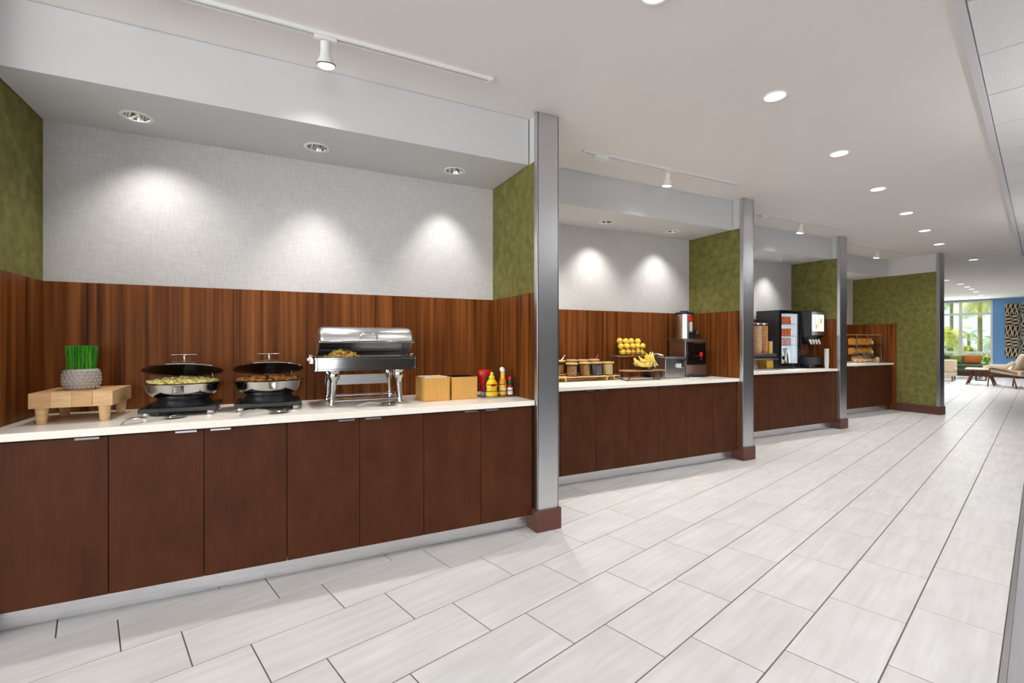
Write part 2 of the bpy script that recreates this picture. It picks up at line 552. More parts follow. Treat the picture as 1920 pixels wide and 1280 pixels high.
def build(name, mb, mat, parent=None, bevel=0.0, loc=None, rot=None, label=None, smooth=True, kind=None, angle=40, solid=0.0):
    me = mb if isinstance(mb, bpy.types.Mesh) else mb.mesh(name, smooth, angle)
    o = bpy.data.objects.new(name, me)
    if mat is not None and not me.materials:
        me.materials.append(M[mat] if isinstance(mat, str) else mat)
    COL.objects.link(o)
    if parent is not None:
        o.parent = parent
    if loc is not None: o.location = loc
    if rot is not None: o.rotation_euler = rot
    if solid:
        s = o.modifiers.new('thickness', 'SOLIDIFY')
        s.thickness = solid
        s.offset = 0
    if bevel:
        b = o.modifiers.new('edge', 'BEVEL')
        b.width = bevel
        b.segments = 2
        b.limit_method = 'ANGLE'
        b.angle_limit = math.radians(40)
    if label: o['label'] = label
    if kind: o['kind'] = kind
    return o

def tag(o, label, cat, group=None, kind=None):
    o['label'] = label
    o['category'] = cat
    if group: o['group'] = group
    if kind: o['kind'] = kind
    return o

def thing(name, label, cat, loc=(0, 0, 0), rz=0.0, group=None):
    o = bpy.data.objects.new(name, None)
    o.empty_display_size = 0.05
    o.location = loc
    o.rotation_euler = (0, 0, rz)
    COL.objects.link(o)
    return tag(o, label, cat, group)

def struct(name, mb, mat, label=None, cat=None, parent=None, **kw):
    o = build(name, mb, mat, parent, **kw)
    if parent is None:
        o['kind'] = 'structure'
    if label: o['label'] = label
    if cat: o['category'] = cat
    return o

def copy_tree(root, loc=None, rz=None, label=None, group=None):
    def cp(o, par):
        c = o.copy()
        COL.objects.link(c)
        c.parent = par
        for ch in o.children:
            cp(ch, c)
        return c
    r = cp(root, root.parent)
    if loc is not None: r.location = loc
    if rz is not None: r.rotation_euler = (0, 0, rz)
    if label: r['label'] = label
    if group: r['group'] = group
    return r

def cut_round_holes(o, holes, depth):
    """cut cylinders (x, y, z, r in the object's own space) out of a mesh"""
    c = MB()
    for x, y, z, r in holes:
        c.lathe([(r, z - depth), (r, z + depth)], x, y, 24)
    cme = c.mesh('cutter', False)
    co = bpy.data.objects.new('cutter', cme)
    COL.objects.link(co)
    co.matrix_world = o.matrix_basis
    md = o.modifiers.new('holes', 'BOOLEAN')
    md.object = co
    md.operation = 'DIFFERENCE'
    md.solver = 'EXACT'
    bpy.context.view_layer.update()
    dg = bpy.context.evaluated_depsgraph_get()
    me = bpy.data.meshes.new_from_object(o.evaluated_get(dg))
    o.modifiers.clear()
    o.data = me
    bpy.data.objects.remove(co, do_unlink=True)

# ------------------------------------------------------------------ main dimensions
CEIL = 2.89
SOF = 2.565
CTOP = 0.903
WAINS = 1.652
DX = [0.0, 2.992, 5.965, 8.99]
DY = [0.0, 0.700, 1.318, 1.98]
XL, XR = -1.168, 1.615            # interior of the first bay
FIN_T = 0.172
Y_FIN, Y_SOF, Y_CAB, Y_BACK = 2.834, 2.965, 2.888, 3.588
ROT = (0, 0, A)

# ------------------------------------------------------------------ floor
T_EDGE = 0.114
fl = MB().box(-6.0, 25.2, T_EDGE, 8.2, -0.12, -0.003)
floor = struct('floor', fl, 'grout', 'pale rectangular stone-look tiles laid in thirds along the corridor', rot=ROT)
struct('floor_dining', MB().box(-6.0, 25.2, -8.2, T_EDGE - 0.022, -0.12, 0.0), 'grey_floor',
       'plain grey flooring right of the tiled corridor', rot=ROT)
struct('trim_1', MB().box(-6.0, 25.2, T_EDGE - 0.021, T_EDGE - 0.001, -0.05, 0.002), 'satin',
       'thin metal strip where the tiles meet the grey floor', rot=ROT)

TL, TW, GAP = 0.627, 0.311, 0.0056
fw = Vector((math.cos(TH), math.sin(TH), 0))
rt = Vector((math.sin(TH), -math.cos(TH), 0))
def project(p):
    d = p.dot(fw)
    if d < 0.05: return None
    return 960 + F_PX * p.dot(rt) / d, 640 + F_PX * (EYE - p.z) / d, d
def bay_front(X):
    """Y of the toe kick at X (tiles wholly behind it are not laid)"""
    if X < XL - 0.3: return 99
    for i in (3, 2, 1, 0):
        if X > XL + DX[i] - 0.2:
            return (Y_CAB + 0.07 + DY[i]) if X < XR + DX[3] + 0.1 else 99
    return Y_CAB + 0.07
cells = []
row0 = 2.909
for k in range(-12, 9 + 1):
    # rows from the bays (k<0) to the grey floor (k=8 is cut)
    t1 = row0 - k * TW
    t0 = max(t1 - TW, T_EDGE)
    if t1 - T_EDGE < 0.05: continue
    ph = 0.103 + 0.2112 * k
    n0 = math.floor((-3.0 - ph) / TL)
    j = n0
    while True:
        s0 = ph + j * TL
        j += 1
        if s0 > 25.0: break
        s1 = min(s0 + TL, 25.0)
        c = st((s0 + s1) / 2, (t0 + t1) / 2)
        cs = [st(a, b) for a in (s0, s1) for b in (t0, t1)]
        if all(q.y > bay_front(q.x) + 0.05 for q in cs): continue
        pr = [project(q) for q in cs]
        area_px = 0
        if all(pr):
            xs = [q[0] for q in pr]; ys = [q[1] for q in pr]
            if max(xs) > -30 and min(xs) < 1950 and min(ys) < 1300:
                area_px = (min(max(xs), 1920) - max(min(xs), 0)) * (min(max(ys), 1280) - max(min(ys), 0))
        elif any(pr):
            area_px = 1
        cells.append((area_px, s0, s1, t0, t1))
cells.sort(key=lambda c: -c[0])
def tile_mb(mb, s0, s1, t0, t1, ch=0.0012):
    g = GAP / 2
    x0, x1, y0, y1 = s0 + g, s1 - g, t0 + g, t1 - g
    z0, z1 = -0.010, 0.0
    v = [(x0, y0, z0), (x1, y0, z0), (x1, y1, z0), (x0, y1, z0),
         (x0, y0, z1 - ch), (x1, y0, z1 - ch), (x1, y1, z1 - ch), (x0, y1, z1 - ch),
         (x0 + ch, y0 + ch, z1), (x1 - ch, y0 + ch, z1), (x1 - ch, y1 - ch, z1), (x0 + ch, y1 - ch, z1)]
    f = [(3, 2, 1, 0), (8, 9, 10, 11)]
    for i in range(4):
        j = (i + 1) % 4
        f += [(i, j, 4 + j, 4 + i), (4 + i, 4 + j, 8 + j, 8 + i)]
    mb.add(v, f)
full_me = None
shared = {}
for a_, s0, s1, t0, t1 in cells[:300]:
    key = (round(s1 - s0, 3), round(t1 - t0, 3))
    if key not in shared:
        mb = MB()
        tile_mb(mb, 0, s1 - s0, 0, t1 - t0)
        shared[key] = mb.mesh('floor_tile', False)
    build('floor_tile', shared[key], 'tile', floor, loc=(s0, t0, random.uniform(-0.0006, 0.0)))
rest = MB()
for a_, s0, s1, t0, t1 in cells[300:]:
    tile_mb(rest, s0, s1, t0, t1)
build('far_floor_tiles', rest, 'tile', floor, kind='stuff', smooth=False)

# ------------------------------------------------------------------ ceilings
LOBBY_S = 12.9
lights = [(1.92, 1.17), (3.30, 1.15), (4.71, 1.14), (6.11, 1.14), (7.52, 1.12), (8.9, 1.12), (10.3, 1.12), (12.75, 0.89)]
lob_lights = [(16.5, 1.66), (17.9, 1.50), (18.95, 1.45), (19.85, 1.43), (21.0, 1.41), (22.7, 1.40)]
T_TILE = 0.262
ceil_main = struct('ceiling', MB().box(-6.0, LOBBY_S, T_TILE + 0.016, 8.2, CEIL, CEIL + 0.30), 'plaster',
                   'smooth warm white corridor ceiling above the bays', rot=ROT)
cut_round_holes(ceil_main, [(s, t, CEIL, 0.066) for s, t in lights], 0.16)
ceil_lob = struct('ceiling_lobby', MB().box(LOBBY_S, 25.4, -8.2, 8.2, CEIL + 0.0, CEIL + 0.30), 'plaster',
                  'plain white lobby ceiling at the far end', rot=ROT)
cut_round_holes(ceil_lob, [(s, t, CEIL, 0.066) for s, t in lob_lights], 0.16)
ceil_din = struct('ceiling_dining', MB().box(-6.0, LOBBY_S, -8.2, T_TILE, CEIL + 0.012, CEIL + 0.30), 'tbar',
                  'suspended ceiling of square white acoustic tiles at the right', rot=ROT)
struct('trim_2', MB().box(-6.0, LOBBY_S, T_TILE - 0.022, T_TILE + 0.016, CEIL - 0.012, CEIL + 0.02), 'tbar',
       'pale angle trim between plaster ceiling and tile ceiling', rot=ROT)
CT_ = 0.632
s_first = 2.42
tm = MB().box(0.006, CT_ - 0.006, 0.006, CT_ - 0.006, -0.004, 0.008).mesh('ceiling_tile', False)
for jj in range(-3, 17):
    for kk in range(3):
        build('ceiling_tile', tm, 'acoustic', ceil_din, loc=(s_first + jj * CT_, T_TILE - 0.022 - (kk + 1) * CT_, CEIL + 0.004))
restc = MB()
for jj in range(-13, 17):
    for kk in range(-1 if jj < -3 else 3, 13):
        if kk < 0: continue
        x0 = s_first + jj * CT_; y0 = T_TILE - 0.022 - (kk + 1) * CT_
        restc.box(x0 + 0.006, x0 + CT_ - 0.006, y0 + 0.006, y0 + CT_ - 0.006, CEIL, CEIL + 0.012)
build('distant_ceiling_tiles', restc, 'acoustic', ceil_din, kind='stuff', smooth=False)

# ------------------------------------------------------------------ far walls of the room
def wall_with_openings(name, axis, at, a0, a1, holes, label, mat='room_wall', thick=0.2, top=CEIL + 0.3):
    """a wall in the corridor frame; axis 's' = plane s=at running along t"""
    mb = MB()
    def bx(u0, u1, z0, z1):
        if u1 - u0 < 1e-4 or z1 - z0 < 1e-4: return
        if axis == 's': mb.box(at, at + thick, u0, u1, z0, z1)
        else: mb.box(u0, u1, at, at + thick, z0, z1)
    cur = a0
    for u0, u1, z0, z1 in sorted(holes):
        bx(cur, u0, -0.1, top)
        bx(u0, u1, -0.1, z0)
        bx(u0, u1, z1, top)
        cur = u1
    bx(cur, a1, -0.1, top)
    return struct(name, mb, mat, label, rot=ROT)
wall_with_openings('wall_rear', 's', -6.2, -8.2, 8.2, [(-2.8, -0.5, 0.5, 2.7), (-0.4, 1.9, 0.5, 2.7), (2.0, 4.3, 0.5, 2.7)], 'plain wall with windows behind the viewer')
wall_with_openings('wall_right', 't', -8.2, -6.0, 25.2, [(-5.5 + 2.0 * i, -5.5 + 2.0 * i + 1.9, 0.5, 2.7) for i in range(2)], 'dark taupe window wall of the dining side', 'taupe')
wall_with_openings('wall_left', 't', 8.0, -6.0, 25.2, [], 'plain wall beyond the bays')
WIN_S = 25.0
wall_with_openings('wall_lobby', 's', WIN_S, -8.2, 8.2, [(1.235, 3.45, 0.30, 2.86)], 'blue painted lobby wall beside the tall window', 'blue')

# lobby window
win = struct('window_1', MB().box(WIN_S + 0.02, WIN_S + 0.10, 1.235, 1.295, 0.30, 2.86)
             .box(WIN_S + 0.02, WIN_S + 0.10, 3.39, 3.45, 0.30, 2.86).box(WIN_S + 0.02, WIN_S + 0.10, 1.295, 3.39, 0.30, 0.36)
             .box(WIN_S + 0.02, WIN_S + 0.10, 1.295, 3.39, 2.80, 2.86), 'frame_white', 'tall white framed window at the lobby end', rot=ROT)
build('mullion', MB().box(WIN_S + 0.02, WIN_S + 0.10, 2.06, 2.15, 0.36, 2.80), 'frame_white', win)
build('transom', MB().box(WIN_S + 0.025, WIN_S + 0.095, 1.295, 2.06, 2.32, 2.39), 'frame_white', win)
build('transom', MB().box(WIN_S + 0.025, WIN_S + 0.095, 2.15, 3.39, 2.32, 2.39), 'frame_white', win)
build('transom', MB().box(WIN_S + 0.025, WIN_S + 0.095, 1.295, 2.06, 0.83, 0.88), 'frame_white', win)
build('transom', MB().box(WIN_S + 0.025, WIN_S + 0.095, 2.15, 3.39, 0.83, 0.88), 'frame_white', win)
for t0, t1 in ((1.295, 2.06), (2.15, 3.39)):
    for z0, z1 in ((0.36, 0.83), (0.88, 2.32), (2.39, 2.80)):
        build('pane', MB().box(WIN_S + 0.055, WIN_S + 0.062, t0, t1, z0, z1), 'pane', win)
struct('baseboard_lobby', MB().box(WIN_S - 0.02, WIN_S, -8.0, 8.0, 0.0, 0.26), 'base', 'dark base along the lobby end wall', rot=ROT)

# ------------------------------------------------------------------ bays
BAYN = ['first', 'second', 'third', 'fourth']
soffit_lamps = {0: [-0.688, 0.247, 1.184], 1: [-0.806, 0.128, 1.064], 2: [0.015, 0.949], 3: [-0.2, 0.73]}

def fin(i, x0, y_front, y_back, label, y_green_from=None):
    """projecting partition: white core, painted and panelled sides, steel nosing, brown base"""
    x1 = x0 + FIN_T
    core = struct('wall_fin_%d' % i, MB().box(x0 + 0.012, x1 - 0.012, y_front + 0.006, y_back, 0, CEIL), 'soffit', label)
    ys = y_front + 0.052
    # steel nosing wraps the end
    build('steel_nosing', MB().box(x0 + 0.001, x1 - 0.001, y_front, y_front + 0.0055, 0.15, CEIL - 0.001)
          .box(x0 - 0.0015, x0 + 0.0095, y_front, y_front + 0.045, 0.15, CEIL - 0.001)
          .box(x1 - 0.0095, x1 + 0.0015, y_front, y_front + 0.045, 0.15, CEIL - 0.001), 'steel', core, bevel=0.002,
          label='brushed steel nosing')
    yw = ys if y_green_from is None else y_green_from
    for sx, xa, xb in ((-1, x0, x0 + 0.0118), (1, x1 - 0.0118, x1)):
        build('painted_panel', MB().box(xa + (0.004 if sx < 0 else 0), xb - (0.004 if sx > 0 else 0), ys, y_back, WAINS, SOF), 'green', core, label='mottled olive green paint')
        if y_green_from is not None and sx < 0:
            build('painted_panel', MB().box(xa + 0.004, xb, ys, yw, 0.15, WAINS), 'green', core, label='mottled olive green paint')
            build('wood_panel', MB().box(xa, xb, yw, y_back, 0.0, WAINS), 'wood', core, label='striped brown wood panel')
        else:
            build('wood_panel', MB().box(xa, xb, ys, y_back, 0.15, WAINS), 'wood', core, label='striped brown wood panel')
    b = 0.014
    yb = y_front + 0.17 if y_green_from is None else yw
    build('base_wrap', MB().box(x0 - b, x1 + b, y_front - b, y_front - 0.001, 0, 0.148)
          .box(x0 - b, x0 - 0.002, y_front - 0.001, yb, 0, 0.148)
          .box(x1 + 0.002, x1 + b, y_front - 0.001, yb, 0, 0.148), 'base', core, bevel=0.003, label='brown vinyl base')
    return core

fin(1, XL - FIN_T, Y_FIN, Y_BACK, 'partition at the left end of the nearest bay')
fin(2, XR, Y_FIN, Y_BACK + DY[1], 'steel-edged partition right of the nearest buffet bay')
fin(3, XR + DX[1], Y_FIN + DY[1] - 0.012, Y_BACK + DY[2], 'steel-edged partition right of the fruit bay')
fin(4, XR + DX[2], Y_FIN + DY[2], Y_BACK + DY[3], 'steel-edged partition right of the drinks bay')
fin(5, XR + DX[3], 4.146, Y_BACK + DY[3] + 0.3, 'long olive green end partition at the far bay', y_green_from=4.80)

for i in range(4):
    dx, dy = DX[i], DY[i]
    x0 = (XL if i == 0 else XR + DX[i - 1] + FIN_T) ; x1 = XR + dx
    yb = Y_BACK + dy
    wb = struct('wall_back_%d' % (i + 1), MB().box(x0 - 0.1, x1 + 0.1, yb, yb + 0.12, 0, CEIL), 'linen',
                'grey linen textured back wall of the %s bay' % BAYN[i])
    # wainscot boards: laminate sheets with hairline joints
    nb = 3
    for k in range(nb):
        a = x0 + (x1 - x0) * k / nb
        b = x0 + (x1 - x0) * (k + 1) / nb
        build('wood_panel', MB().box(a + 0.0004, b - 0.0004, yb - 0.012, yb, CTOP - 0.02, WAINS), 'wood', wb, label='striped brown wood wainscot')
    sf = struct('ceiling_soffit_%d' % (i + 1), MB().box(x0, x1, Y_SOF + dy, yb, SOF, CEIL - 0.002), 'soffit',
                'white dropped soffit over the %s bay' % BAYN[i])
    cut_round_holes(sf, [(dx + lx, Y_SOF + dy + 0.345, SOF, 0.062) for lx in soffit_lamps[i]], 0.14)

# ------------------------------------------------------------------ recessed lights
def spot(name, loc, target, watts, deg, blend, color, size=0.03, parent=None):
    d = bpy.data.lights.new(name, 'SPOT')
    d.energy = watts
    d.spot_size = math.radians(deg)
    d.spot_blend = blend
    d.color = color
    d.shadow_soft_size = size
    o = bpy.data.objects.new(name, d)
    o.location = loc
    o.rotation_euler = (Vector(target) - Vector(loc)).to_track_quat('-Z', 'Y').to_euler()
    COL.objects.link(o)
    if parent is not None:
        o.parent = parent
    return o
WARM = (1.0, 0.98, 0.955)
ORD = ['nearest', 'second', 'third', 'fourth', 'fifth', 'sixth', 'seventh', 'eighth']
ring_me = MB().lathe([(0.082, 0.0), (0.082, -0.004), (0.074, -0.007), (0.062, -0.003), (0.062, 0.014)], n=36, cap=False).mesh('trim_ring')
lens_me = MB().lathe([(0.0, 0.006), (0.045, 0.006), (0.0615, 0.008)], n=36, cap=False).mesh('lens')
def downlight(p, label, group, watts):
    r = thing('recessed_downlight', label, 'ceiling light', p, group=group)
    build('trim_ring', ring_me, 'white', r)
    build('lens', lens_me, 'lens', r, label='glowing round lens')
    spot('bulb', (0, 0, -0.015), (0, 0, -1), watts, 140, 0.9, WARM, 0.06, r)
for k, (s, t) in enumerate(lights):
    downlight(st(s, t, CEIL), 'lit round downlight in the corridor ceiling row, %s counting from the camera' % ORD[k], 'corridor ceiling downlights', 54)
for k, (s, t) in enumerate(lob_lights):
    downlight(st(s, t, CEIL), 'small lit downlight in the far lobby ceiling, %s of its row' % ORD[k], 'lobby ceiling downlights', 110)

gim_me = MB().lathe([(0.080, 0.0), (0.080, -0.003), (0.072, -0.006), (0.058, -0.002), (0.052, 0.030), (0.040, 0.075)], n=32, cap=False).mesh('gimbal_trim')
bulb_me = MB().lathe([(0.0, 0.052), (0.022, 0.054), (0.030, 0.062), (0.040, 0.074), (0.0, 0.0745)], n=24, cap=False).mesh('bulb_face')
refl_me = MB().lathe([(0.0575, 0.0), (0.050, 0.035), (0.032, 0.073)], n=24, cap=False).mesh('reflector')
PLACE = {0: ['leftmost', 'middle', 'rightmost'], 1: ['hidden left', 'left visible', 'right'], 2: ['hidden left', 'visible'], 3: ['hidden left', 'visible']}
SPW = {(0, 0): (29, 116, 0.0), (0, 1): (54, 84, -0.06), (0, 2): (32, 70, 0.22), (1, 0): (110, 110, 0.0), (1, 1): (44, 92, 0.10), (1, 2): (42, 92, 0.10), (2, 0): (95, 110, 0.0), (2, 1): (38, 84, 0.12), (3, 0): (80, 110, 0.0), (3, 1): (42, 100, 0.0)}
for i in range(4):
    for k, lx in enumerate(soffit_lamps[i]):
        p = Vector((DX[i] + lx, Y_SOF + DY[i] + 0.345, SOF))
        r = thing('wall_washer', '%s recessed spotlight in the soffit of the %s bay' % (PLACE[i][k], BAYN[i]), 'ceiling light', p, group='soffit spotlights')
        build('trim_ring', gim_me, 'white', r)
        build('reflector', refl_me, 'chrome', r)
        build('bulb_face', bulb_me, 'lamp_soft', r)
        wv, dg, tilt = SPW[(i, k)]
        spot('beam', (0, 0.0, 0.035), (0.13 if (i, k) == (0, 0) else 0.0, tilt, -0.95), wv, dg, 0.85, (1.0, 0.97, 0.92), 0.045, r)

# ------------------------------------------------------------------ track lights
def track(i, xa, xb, y, heads, feed, label):
    r = thing('track_light', label, 'track light', (0, 0, 0), group='ceiling track lights')
    z = CEIL
    mb = MB().box(xa, xb, y - 0.018, y - 0.006, z - 0.020, z - 0.0005).box(xa, xb, y + 0.006, y + 0.018, z - 0.020, z - 0.0005)\
        .box(xa, xb, y - 0.006, y + 0.006, z - 0.006, z - 0.0005)
    build('rail', mb, 'white', r)
    build('slot', MB().box(xa + 0.02, xb - 0.02, y - 0.0055, y + 0.0055, z - 0.0075, z - 0.0062), 'charcoal', r)
    for e0, e1 in ((xa - 0.012, xa + 0.014), (xb - 0.014, xb + 0.012)):
        build('end_cap', MB().box(e0, e1, y - 0.0195, y + 0.0195, z - 0.0215, z - 0.0004), 'white', r, bevel=0.002)
    if feed is not None:
        build('power_feed', MB().box(feed - 0.065, feed + 0.065, y - 0.03, y + 0.03, z - 0.05, z - 0.019), 'white', r, bevel=0.004)
    for hx in heads:
        h = build('spot_head', MB().lathe([(0.024, 0.0), (0.026, -0.006), (0.026, -0.050), (0.028, -0.064), (0.045, -0.100), (0.047, -0.106)], n=28), 'white', r,
                  loc=(hx, y + 0.012, z - 0.035), rot=(math.radians(12), math.radians(-3), 0))
        build('adapter', MB().box(hx - 0.055, hx + 0.055, y - 0.013, y + 0.013, z - 0.036, z - 0.019), 'white', r, bevel=0.003)
        build('bezel', MB().lathe([(0.047, -0.106), (0.0475, -0.110), (0.044, -0.111)], n=28), 'charcoal', h)
        build('lamp_face', MB().lathe([(0.043, -0.109), (0.040, -0.118), (0.028, -0.124), (0.0, -0.126)], n=24, cap=False), 'lamp_soft', h)
        d = spot('beam', (hx, y + 0.045, z - 0.18), (hx - 0.05, y + 0.50, z - 0.75), 4, 85, 0.9, (1, 0.96, 0.9), 0.03, r)
for i, (ya, lab) in enumerate(((2.605, 'long white track light above the chafing dishes'), (3.232, 'white track light above the fruit bay'),
                              (3.862, 'white track light above the drinks bay'), (4.44, 'white track light above the bread bay'))):
    track(i, -0.71 + DX[i], 1.16 + DX[i], ya, [0.235 + DX[i]], -0.54 + DX[i], lab)

# ------------------------------------------------------------------ cabinets and counters
MOD = 0.3855
def cabinet(i, xa, ndoor, handles, label):
    """two-door (or one-door) base unit; handles: 'l' or 'r' for each door"""
    yf = Y_CAB + DY[i]
    yb = Y_BACK + DY[i] - 0.013
    r = thing('base_cabinet', label, 'cabinet', (xa, yf, 0), group='dark buffet base cabinets')
    wd = ndoor * MOD
    build('body', MB().box(0.001, wd - 0.001, 0.0205, yb - yf, 0.10, 0.866), 'carcass', r)
    for k in range(ndoor):
        a, b = k * MOD + 0.0017, (k + 1) * MOD - 0.0017
        d = build('door', MB().box(a, b, 0, 0.020, 0.104, 0.858), 'door', r, bevel=0.0012)
        if handles[k] in 'lr':
            h0 = a + 0.028 if handles[k] == 'l' else b - 0.118
            build('handle', MB().box(h0, h0 + 0.09, -0.016, -0.0005, 0.8575, 0.8605).box(h0, h0 + 0.09, -0.016, -0.0135, 0.851, 0.8575)
                  .box(h0, h0 + 0.09, -0.0005, 0.018, 0.8585, 0.8605), 'chrome', d, label='slim chrome edge pull')
    return r
WHICH = ['leftmost', 'second', 'third', 'rightmost']
for i in range(4):
    dx, dy = DX[i], DY[i]
    xs = 1.6035 - 7 * MOD + dx
    xl = (XL if i == 0 else XR + DX[i - 1] + FIN_T)
    units = [(0, 1, 'r'), (1, 2, 'rl'), (3, 2, 'rl'), (5, 2, 'rl')]
    for u, (m0, nd, hs) in enumerate(units):
        if i == 3 and u == 0: continue
        cabinet(i, xs + m0 * MOD, nd, hs, '%s dark brown base cabinet under the counter of the %s bay' % (WHICH[u], BAYN[i]))
    xf0 = xl + 0.002
    if i == 3: xs += MOD
    filler = MB().box(xf0, xs - 0.001, Y_CAB + dy + 0.002, Y_CAB + dy + 0.02, 0.104, 0.866)
    tag(build('filler_strip', filler, 'door'), 'dark brown filler strip left of the cabinets in the %s bay' % BAYN[i], 'filler panel')
    xr = XR + dx - 0.004
    tk = MB().box(xf0, xr - 0.0005, Y_CAB + dy + 0.068, Y_CAB + dy + 0.080, 0.0005, 0.0995)
    tag(build('toe_kick', tk, 'toe'), 'reflective metal toe kick under the cabinets of the %s bay' % BAYN[i], 'toe kick')
    ct = MB().box(xf0, xr, Y_CAB + dy - 0.026, Y_BACK + dy - 0.0135, 0.867, CTOP)
    tag(build('countertop', ct, 'quartz', bevel=0.003), 'cream quartz countertop of the %s bay' % BAYN[i], 'countertop')

C = CTOP + 0.0005
# ------------------------------------------------------------------ bay 1: butcher-block riser and grass pot
r = thing('wooden_riser', 'butcher block riser on stubby legs holding the grass pot', 'riser', (-0.908, 3.285, C))
for k in range(4):
    a = -0.162 + 0.081 * k
    build('plank', MB().box(a + 0.0003, a + 0.0807, -0.178, 0.178, 0.078, 0.153), 'maple' if k % 2 == 0 else 'maple2', r, bevel=0.0015)
for lx in (-0.122, 0.122):
    for ly in (-0.145, 0.145):
        build('leg', MB().lathe([(0.019, 0), (0.0205, 0.006), (0.026, 0.0785)], lx, ly, 20), 'maple2', r)
r = thing('grass_pot', 'round quilted grey pot of clipped green grass on the riser', 'potted plant', (-0.918, 3.285, C + 0.1537))
prof = [(0.0, 0.0), (0.058, 0.0), (0.070, 0.012), (0.078, 0.036), (0.0785, 0.060), (0.074, 0.085), (0.068, 0.104), (0.064, 0.108), (0.060, 0.104), (0.062, 0.088), (0.0, 0.086)]
pot = build('pot', MB().lathe(prof, n=36), 'ceramic', r)
dm = MB()
for row in range(6):
    z = 0.012 + row * 0.0165
    rr = [0.0705, 0.0765, 0.0785, 0.0785, 0.0765, 0.0725][row]
    for k in range(22):
        a = 2 * PI * (k + 0.5 * (row % 2)) / 22
        u = Vector((-math.sin(a), math.cos(a), 0)); nrm = Vector((math.cos(a), math.sin(a), 0))
        c = nrm * (rr + 0.0002) + Vector((0, 0, z))
        h = 0.0098
        dm.add([c + u * h, c + Vector((0, 0, h)), c - u * h, c - Vector((0, 0, h)), c + nrm * 0.0045], [(0, 1, 4), (1, 2, 4), (2, 3, 4), (3, 0, 4)])
build('quilted_relief', dm, 'ceramic', pot, smooth=False)
build('soil', MB().lathe([(0.0, 0.092), (0.0605, 0.091)], n=24, cap=False), 'soil', r)
gm = MB()
rg = random.Random(3)
for k in range(1500):
    a = rg.uniform(0, 2 * PI); q = 0.058 * math.sqrt(rg.random())
    x, y = q * math.cos(a), q * math.sin(a)
    sp = 1.0 + rg.uniform(0.04, 0.16)
    h = 0.135 + rg.uniform(-0.008, 0.008)
    lx, ly = x * sp + rg.uniform(-0.006, 0.006), y * sp + rg.uniform(-0.006, 0.006)
    d = rg.uniform(0, PI); wx, wy = 0.0011 * math.cos(d), 0.0011 * math.sin(d)
    mx, my = (x + lx) / 2 - 0.15 * (lx - x), (y + ly) / 2 - 0.15 * (ly - y)
    gm.add([(x - wx, y - wy, 0.09), (x + wx, y + wy, 0.09), (mx + wx, my + wy, 0.09 + h * .55), (mx - wx, my - wy, 0.09 + h * .55),
            (lx + wx * .5, ly + wy * .5, 0.09 + h), (lx - wx * .5, ly - wy * .5, 0.09 + h)], [(0, 1, 2, 3), (3, 2, 4, 5)])
build('grass', gm, 'grass', r, kind='stuff', smooth=False, label='dense upright green blades')

